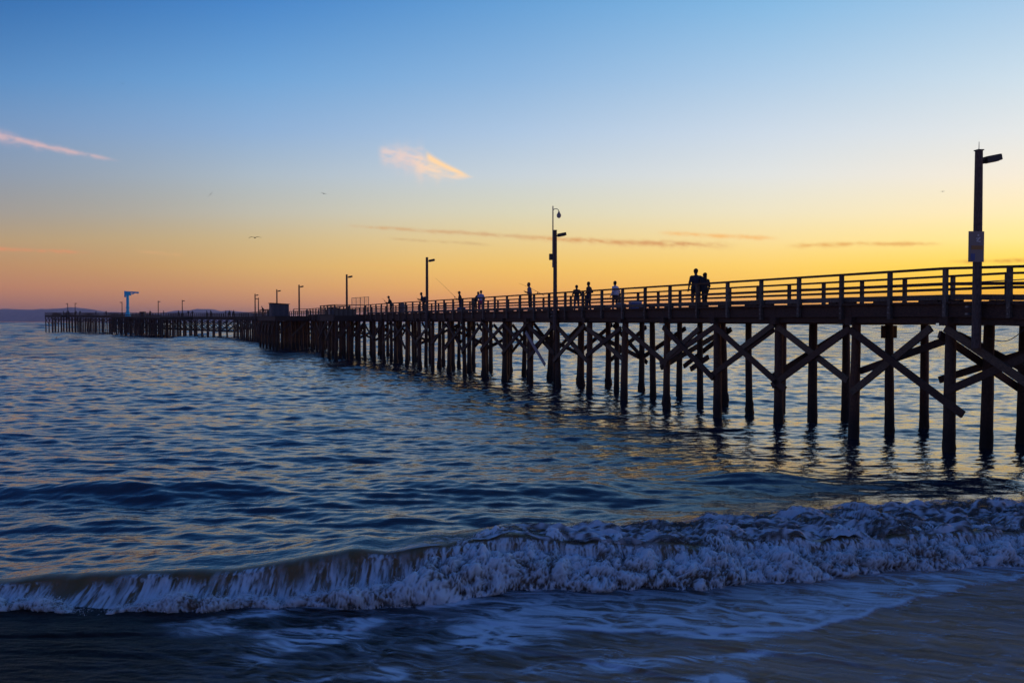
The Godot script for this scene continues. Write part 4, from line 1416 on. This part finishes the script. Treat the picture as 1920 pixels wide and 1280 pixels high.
func rod(a: Vector3, b: Vector3, label: String) -> void:
	var t := thing("fishing_rod", label, "fishing rod", a, 0.0, "fishing rods over the railing")
	var l := b - a
	var u := l.normalized()
	var st := st_new()
	st_tube(st, [Vector3.ZERO, u * 0.55], [0.018, 0.016], 7)
	var handle := mi("handle", st_done(st), M.black, t)
	st = st_new()
	var pts := []
	var rad := []
	for i in 9:
		var f := i / 8.0
		pts.append(u * 0.55 + (l - u * 0.55) * f + Vector3(0, -0.12 * f * f, 0))
		rad.append(lerpf(0.013, 0.005, f))
	st_tube(st, pts, rad, 6)
	mi("blank", st_done(st), M.black, t)
	st = st_new()
	st_tube(st, [u * 0.5 + Vector3(0, -0.02, 0), u * 0.5 + Vector3(0, -0.06, 0), u * 0.5 + Vector3(0, -0.1, 0)], [0.02, 0.04, 0.03], 8)
	mi("reel", st_done(st), M.grey_metal, handle)

func make_people() -> void:
	rng.seed = 4
	# headings: 0 faces the camera's side (+z); PI faces out to sea
	var out := PI + 0.44           # seawards along the pier
	var shore := 0.44              # shorewards along the pier
	var over := -1.13 + PI          # across, away from the beach side
	var dark := Color(0.022, 0.020, 0.026)
	var navy := Color(0.02, 0.026, 0.05)
	var deck := 0.648
	person(P(14.0, 1.0, deck), out - 0.3, "tall person in a dark jacket and shorts walking with an arm round a companion", {"tall": 1.84, "wide": 1.25, "shirt": navy, "legs": Color(0.03, 0.035, 0.045), "shorts": true, "hands": [Vector3(0.38, 0.86, -0.08), Vector3(-0.46, 1.12, -0.06)], "feet": [Vector3(0.1, 0, 0.16), Vector3(-0.11, 0, -0.2)]})
	person(P(13.58, 1.2, deck), out - 0.3, "shorter person in dark clothes walking close beside the tall one", {"tall": 1.62, "shirt": dark, "legs": dark, "hands": [Vector3(0.2, 0.85, 0.12), Vector3(-0.22, 0.85, 0.1)], "feet": [Vector3(0.09, 0, -0.14), Vector3(-0.1, 0, 0.16)], "more": [[Vector3(0, 1.72, -0.04), Vector3(0, 1.45, -0.08), 0.085, 0.07, Color(0.02, 0.012, 0.01)]]})
	var p3 := P(23.6, 2.6, deck)
	person(p3, out + 0.3, "person in a loose pale shirt with their back to the beach", {"tall": 1.70, "wide": 1.2, "shirt": Color(0.50, 0.50, 0.62), "legs": Color(0.03, 0.03, 0.05), "hands": [Vector3(0.33, 0.9, 0.05), Vector3(-0.34, 0.9, 0.1)], "more": [[Vector3(-0.09, 1.0, 0), Vector3(0.09, 1.0, 0), 0.16, 0.16, Color(0.50, 0.50, 0.62)]], "feet": [Vector3(0.16, 0, 0.05), Vector3(-0.14, 0, -0.06)]})
	person(P(25.5, 1.9, deck), out + 0.5, "person in a dark top, the right one of two side by side", {"tall": 1.72, "shirt": Color(0.035, 0.022, 0.03), "legs": navy, "short_sleeves": true, "wide": 1.05, "hands": [Vector3(0.2, 1.0, 0.22), Vector3(-0.28, 1.05, 0.2)]})
	person(P(28.2, 2.6, deck), out - 0.2, "person in a dark top and grey trousers, left of two side by side", {"tall": 1.64, "shirt": dark, "legs": Color(0.08, 0.08, 0.095), "wide": 1.08, "hands": [Vector3(0.22, 1.0, 0.2), Vector3(-0.24, 1.02, 0.2)], "feet": [Vector3(0.15, 0, 0.02), Vector3(-0.15, 0, -0.02)]})
	var p6 := P(30.7, 0.45, deck)
	person(p6, -1.2, "slim person in a grey shirt holding a rod behind the railing", {"tall": 1.86, "wide": 0.86, "shirt": Color(0.16, 0.18, 0.24), "legs": dark, "short_sleeves": true, "hands": [Vector3(0.12, 1.16, 0.28), Vector3(-0.14, 1.2, 0.26)], "grip": true, "lean": 0.1})
	rod(p6 + Vector3(0.95, 1.02, 0.1), p6 + Vector3(-0.75, 1.96, 0.1), "fishing rod held level across the slim person in grey")
	person(P(40.3, 1.0, deck), out - 0.5, "person in a pale lilac top and pink trousers", {"tall": 1.66, "wide": 0.95, "shirt": Color(0.34, 0.33, 0.52), "legs": Color(0.34, 0.07, 0.17), "hair": Color(0.1, 0.07, 0.05), "hands": [Vector3(0.26, 0.95, 0.12), Vector3(-0.26, 0.95, 0.14)]})
	person(P(42.2, 1.3, deck), 1.1, "dark dressed person leaning over towards the child", {"tall": 1.62, "shirt": dark, "legs": dark, "lean": 0.5, "hands": [Vector3(0.16, 0.95, 0.55), Vector3(-0.2, 0.98, 0.5)]})
	person(P(40.7, 0.5, deck), 0.8, "small child standing at the railing beside the leaning person", {"tall": 1.08, "shirt": Color(0.04, 0.04, 0.05), "legs": Color(0.03, 0.035, 0.03), "wide": 1.05})
	var p9 := P(44.9, 1.1, deck)
	person(p9, -1.25, "angler in a dark cap and coat with a long rod", {"tall": 1.74, "shirt": Color(0.03, 0.022, 0.02), "legs": Color(0.035, 0.035, 0.06), "cap": M.black, "hands": [Vector3(0.1, 1.12, 0.36), Vector3(-0.12, 1.08, 0.32)], "grip": true, "lean": 0.1})
	rod(p9 + Vector3(-0.12, 0.98, 0.15), p9 + Vector3(-2.05, 2.98, 0.3), "long fishing rod slanting up to the left from the angler")
	var p10 := P(52.2, 0.4, deck)
	person(p10, -1.5, "person with a dark backpack standing left of the lamp post", {"tall": 1.86, "shirt": Color(0.035, 0.035, 0.06), "legs": Color(0.03, 0.022, 0.03), "hands": [Vector3(0.14, 1.22, 0.46), Vector3(-0.12, 1.15, 0.40)], "lean": 0.28, "more": [[Vector3(-0.06, 1.3, -0.14), Vector3(-0.06, 1.02, -0.2), 0.14, 0.15, navy], [Vector3(0.06, 1.3, -0.14), Vector3(0.06, 1.02, -0.2), 0.14, 0.15, navy]]})
	var p11 := P(63.3, 0.7, deck)
	person(p11, -1.5, "person in a grey green coat bending over their fishing tackle", {"tall": 1.84, "shirt": Color(0.035, 0.042, 0.035), "legs": Color(0.02, 0.024, 0.022), "lean": 0.36, "wide": 1.05, "cap": M.black, "hands": [Vector3(0.1, 1.08, 0.5), Vector3(-0.1, 1.14, 0.48)], "grip": true})
	rod(p11 + Vector3(-0.3, 1.05, 0.15), p11 + Vector3(-0.95, 1.72, 0.25), "short rod in the hands of the bending person")
	# the small figures along the outer run
	var spots := [
		[Q(158.0, 0.4, deck), "first figure from the pier's far end"], [Q(154.0, 0.5, deck), "second figure from the pier's far end"], [Q(150.5, 0.4, deck), "third figure from the pier's far end"],
		[Q(143.0, 0.6, deck), "lone figure between the two far lamp posts"], [Q(141.0, 0.4, deck), "figure just left of the right far lamp post"], [Q(136.0, 0.5, deck), "figure just right of the right far lamp post"],
		[Q(116.0, 0.4, deck), "left of two figures left of the blue hoist"], [Q(105.0, 0.5, deck), "figure nearest the blue hoist on its left"],
		[Q(61.0, 0.4, deck), "figure right of the little shed"], [Q(50.0, 0.5, deck), "figure between the shed and the lone lamp post"], [Q(38.0, 0.5, deck), "figure just left of the lone lamp post"],
		[Q(30.5, 0.4, deck), "tall figure right of the lone lamp post"], [Q(28.0, 0.5, deck), "figure leaning beside the tall one"], [Q(17.5, 0.4, deck), "left of two dark figures on the latticed run"], [Q(15.0, 0.5, deck), "right of two dark figures on the latticed run"],
		[Q(5.5, 0.4, deck), "left of three figures near the pier's bend"], [Q(3.5, 0.5, deck), "middle of three figures near the pier's bend"], [Q(1.0, 0.4, deck), "right of three figures near the pier's bend"]]
	var protos := []
	var tones := [Color(0.03, 0.03, 0.05), Color(0.05, 0.04, 0.04), Color(0.02, 0.03, 0.05)]
	for i in spots.size():
		var label: String = "tiny dark " + spots[i][1]
		if i < 3:
			protos.append(person(spots[i][0], rng.randf() * TAU, label, {"tall": 1.75 + 0.05 * i, "shirt": tones[i], "legs": dark, "cell": 0.04, "group": "distant people along the outer railing", "hands": [Vector3(0.2, 1.05, 0.3), Vector3(-0.2, 1.05, 0.3)], "lean": 0.15 * i}))
		else:
			var c: Node3D = protos[i % 3].duplicate()
			put(c, "person")
			c.position = spots[i][0]
			c.rotation.y = rng.randf() * TAU
			c.set_meta("label", label)
	# someone sitting hunched on the railing side left of the hut
	person(P(150.0, 0.3, deck + 0.45), -1.2, "hunched dark figure perched by the railing left of the hut", {"tall": 1.7, "shirt": dark, "legs": dark, "lean": 0.6, "wide": 1.1, "cell": 0.035, "feet": [Vector3(0.14, -0.0, 0.3), Vector3(-0.14, 0.0, 0.25)], "hands": [Vector3(0.15, 0.9, 0.5), Vector3(-0.15, 0.9, 0.5)]})

func gull(at: Vector3, turn: float, bank: float, span: float, droop: float, label: String) -> void:
	var t := thing("gull", label, "bird", at, turn, "gulls in the sky")
	t.rotation.z = bank
	var k := span / 1.3
	var st := st_new()
	st_tube(st, [Vector3(0, 0, 0.26) * k, Vector3(0, 0.015, 0.2) * k, Vector3(0, 0.015, 0.12) * k, Vector3(0, 0, 0) * k, Vector3(0, -0.005, -0.14) * k, Vector3(0, 0.0, -0.3) * k], [0.008 * k, 0.035 * k, 0.05 * k, 0.075 * k, 0.045 * k, 0.02 * k], 9)
	mi("body", st_done(st), M.gull, t)
	for s in [-1.0, 1.0]:
		st = st_new()
		# a wing of three panels with thickness
		var r := [[0.05, 0.02, 0.09, -0.09], [0.3, 0.10, 0.12, -0.06], [0.5, 0.06, 0.05, -0.07], [0.65, 0.06 - droop, -0.06, -0.10]]
		for i in 3:
			var a: Array = r[i]
			var b: Array = r[i + 1]
			var q := [Vector3(a[0] * s, a[1], a[2]) * k, Vector3(b[0] * s, b[1], b[2]) * k, Vector3(b[0] * s, b[1], b[3]) * k, Vector3(a[0] * s, a[1], a[3]) * k]
			var up := Vector3(0, 0.012 * k, 0)
			st_quad(st, q[0] + up, q[1] + up, q[2] + up, q[3] + up, Vector3.UP)
			st_quad(st, q[3] - up, q[2] - up, q[1] - up, q[0] - up, Vector3.DOWN)
			st_quad(st, q[0] - up, q[1] - up, q[1] + up, q[0] + up, Vector3.BACK)
			st_quad(st, q[2] - up, q[3] - up, q[3] + up, q[2] + up, Vector3.FORWARD)
		mi("wing", st_done(st), M.gull, t)

func make_birds() -> void:
	var at := func(px: float, py: float, d: float) -> Vector3: return Vector3((px - 960.0) / 1493.0 * d, EYE + (603.0 - py) / 1493.0 * d, -d)
	gull(at.call(479.0, 446.0, 88.0), 0.15, 0.03, 1.35, 0.10, "largest gull, gliding left of centre above the pier")
	gull(at.call(397.0, 365.0, 165.0), 0.5, 0.9, 1.4, 0.0, "small gull banking steeply, upper left of the largest gull")
	gull(at.call(608.0, 364.0, 165.0), -0.3, -0.25, 1.4, 0.05, "small gull right of the banking one, below the bright cloud")
	gull(at.call(1765.0, 360.0, 190.0), 0.2, 0.05, 1.2, 0.05, "tiny gull at far right beside the nearest lamp post")
	gull(at.call(235.0, 160.0, 260.0), 0.6, 0.3, 1.2, 0.05, "tiny gull highest in the blue sky at left")

# ------------------------------------------------------------------ materials
func textured(m: StandardMaterial3D, n: FastNoiseLite, scale: Vector3, depth: float, lo := 0.55) -> StandardMaterial3D:
	var im := n.get_seamless_image(256, 256)
	im.convert(Image.FORMAT_RGB8)
	for y in 256:
		for x in 256:
			var v := lerpf(lo, 1.0, im.get_pixel(x, y).r)
			im.set_pixel(x, y, Color(v, v, v))
	m.albedo_texture = ImageTexture.create_from_image(im)
	m.uv1_triplanar = true
	m.uv1_world_triplanar = true
	m.uv1_scale = scale
	if depth > 0.0:
		m.heightmap_enabled = true
		m.heightmap_scale = depth
		m.heightmap_texture = m.albedo_texture
	return m

func make_materials() -> void:
	unit_box = BoxMesh.new()
	unit_box.size = Vector3.ONE
	var grain := noise(3, 0.03, 4)
	var tones := [[0.11, 0.060, 0.038], [0.15, 0.080, 0.050], [0.20, 0.135, 0.085], [0.12, 0.066, 0.046]]
	M.planks = []
	for t in tones: M.planks.append(textured(mat(t[0], t[1], t[2], 0.85), grain, Vector3(1.1, 2.5, 1.1), 0.4))
	M.posts = []
	for t in [[0.19, 0.155, 0.125], [0.24, 0.20, 0.165], [0.155, 0.115, 0.088]]: M.posts.append(textured(mat(t[0], t[1], t[2], 0.85), grain, Vector3(2.5, 0.8, 2.5), 0.3))
	M.piles = []
	for t in [[0.17, 0.095, 0.06], [0.21, 0.11, 0.062], [0.14, 0.092, 0.066]]:
		var m := textured(mat(t[0], t[1], t[2], 0.8), grain, Vector3(2.5, 0.7, 2.5), 0.6)
		m.vertex_color_use_as_albedo = true
		M.piles.append(m)
	M.pale_plank = mat(0.28, 0.26, 0.28, 0.7)
	M.lamp_wood = textured(mat(0.18, 0.125, 0.105, 0.8), grain, Vector3(3, 0.6, 3), 0.3)
	M.black = mat(0.02, 0.02, 0.022, 0.5)
	M.grey_metal = mat(0.18, 0.18, 0.19, 0.45, 0.6)
	M.lens = mat(0.3, 0.3, 0.32, 0.3)
	M.dome = mat(0.22, 0.23, 0.26, 0.25)
	M.sign_back = mat(0.14, 0.125, 0.13, 0.6)
	M.sign_panel = mat(0.25, 0.205, 0.19, 0.6)
	M.sign_pale = mat(0.6, 0.58, 0.58, 0.6)
	M.sign_ochre = mat(0.30, 0.15, 0.04, 0.5)
	M.sign_blue = mat(0.06, 0.10, 0.28, 0.5)
	M.blue = mat(0.0, 0.60, 0.92, 0.5)
	M.blue_pale = mat(0.03, 0.52, 0.80, 0.5)
	M.red = mat(0.45, 0.05, 0.03, 0.5)
	M.cooler_blue = mat(0.05, 0.12, 0.35, 0.45)
	M.cooler_navy = mat(0.02, 0.05, 0.16, 0.45)
	M.cooler_white = mat(0.5, 0.5, 0.55, 0.45)
	M.gull = mat(0.05, 0.045, 0.04, 0.8)
	M.hut_boards = []
	for t in [[0.14, 0.135, 0.16], [0.16, 0.155, 0.18], [0.125, 0.125, 0.15]]: M.hut_boards.append(textured(mat(t[0], t[1], t[2], 0.8), grain, Vector3(2, 0.6, 2), 0.2))
	M.hill = textured(mat(0.5, 0.38, 0.38, 1.0), noise(8, 0.02, 4), Vector3(0.004, 0.004, 0.004), 0.0, 0.8)
	M.cloth = StandardMaterial3D.new()
	M.cloth.vertex_color_use_as_albedo = true
	M.cloth.roughness = 0.85
	# water: fine ripples from a seamless noise
	var rip := noise(61, 0.012, 4)
	rip.fractal_gain = 0.55
	var im := rip.get_seamless_image(1024, 1024)
	im.convert(Image.FORMAT_RGBA8)
	var bump: Image = im.duplicate()
	bump.bump_map_to_normal_map(9.0)
	var ripple := ImageTexture.create_from_image(bump)
	M.water = mat(0.006, 0.018, 0.034, 0.06)
	M.water.normal_enabled = true
	M.water.normal_texture = ripple
	M.water.normal_scale = 0.3
	M.far_water = mat(0.006, 0.020, 0.040, 0.10)
	M.far_water.normal_enabled = true
	M.far_water.normal_texture = ripple
	M.far_water.normal_scale = 1.0
	M.wave_face = StandardMaterial3D.new()
	M.wave_face.vertex_color_use_as_albedo = true
	M.wave_face.roughness = 0.3
	M.wave_face.metallic_specular = 0.3
	M.foam = StandardMaterial3D.new()
	M.foam.vertex_color_use_as_albedo = true
	M.foam.roughness = 0.75
	M.foam.transparency = BaseMaterial3D.TRANSPARENCY_ALPHA
	M.foam_drop = mat(0.64, 0.72, 0.78, 0.6)
	M.foam_lace = StandardMaterial3D.new()
	M.foam_lace.vertex_color_use_as_albedo = true
	M.foam_lace.roughness = 0.6
	M.foam_lace.transparency = BaseMaterial3D.TRANSPARENCY_ALPHA
	M.wet_sand = StandardMaterial3D.new()
	M.wet_sand.vertex_color_use_as_albedo = true
	M.wet_sand.roughness = 0.38
	M.wet_sand.metallic_specular = 0.11
	M.wet_sand.normal_enabled = true
	M.wet_sand.normal_texture = ripple
	M.wet_sand.normal_scale = 0.35

func _ready() -> void:
	var cam := Camera3D.new()
	put(cam, "camera")
	cam.fov = rad_to_deg(2.0 * atan(640.0 / 1493.0))
	cam.position = Vector3(0, EYE, 0)
	cam.rotation.x = -atan(37.0 / 1493.0)
	cam.near = 0.1
	cam.far = 20000.0
	cam.current = true
	var env := Environment.new()
	env.background_mode = Environment.BG_SKY
	env.tonemap_mode = Environment.TONE_MAPPER_LINEAR
	env.tonemap_exposure = 1.22
	env.sdfgi_enabled = true
	env.ssao_enabled = true
	env.ssil_enabled = true
	env.fog_enabled = true
	env.fog_density = 0.0001
	env.fog_light_color = Color(0.95, 0.88, 0.92)
	var sky := Sky.new()
	var pm := PanoramaSkyMaterial.new()
	pm.panorama = ImageTexture.create_from_image(make_sky())
	sky.sky_material = pm
	env.sky = sky
	env.background_energy_multiplier = 1.0
	var we := WorldEnvironment.new()
	we.environment = env
	put(we, "world_environment")
	var sun := DirectionalLight3D.new()
	put(sun, "sun")
	sun.light_color = Color(1.0, 0.62, 0.30)
	sun.light_energy = 0.12
	sun.light_angular_distance = 0.5
	sun.shadow_enabled = true
	sun.rotation = Vector3(deg_to_rad(-1.5), deg_to_rad(180.0 - 47.0), 0)
	n_clump = noise(1, 1.0, 3)
	n_fine = noise(2, 3.0, 3)
	n_wide = noise(3, 0.05, 2)
	n_cell = noise(4, 1.0, 1, FastNoiseLite.TYPE_CELLULAR)
	n_cell.cellular_return_type = FastNoiseLite.RETURN_DISTANCE2_SUB
	make_materials()
	var t0 := Time.get_ticks_msec()
	make_sea()
	print("sea ", Time.get_ticks_msec() - t0)
	make_beach()
	make_breaker()
	make_breaker_foam()
	make_back_foam()
	make_swash_foam()
	print("foam ", Time.get_ticks_msec() - t0)
	make_hills()
	make_pier()
	make_lamps()
	make_hoist()
	make_huts()
	print("pier ", Time.get_ticks_msec() - t0)
	make_people()
	make_birds()
	print("people ", Time.get_ticks_msec() - t0)
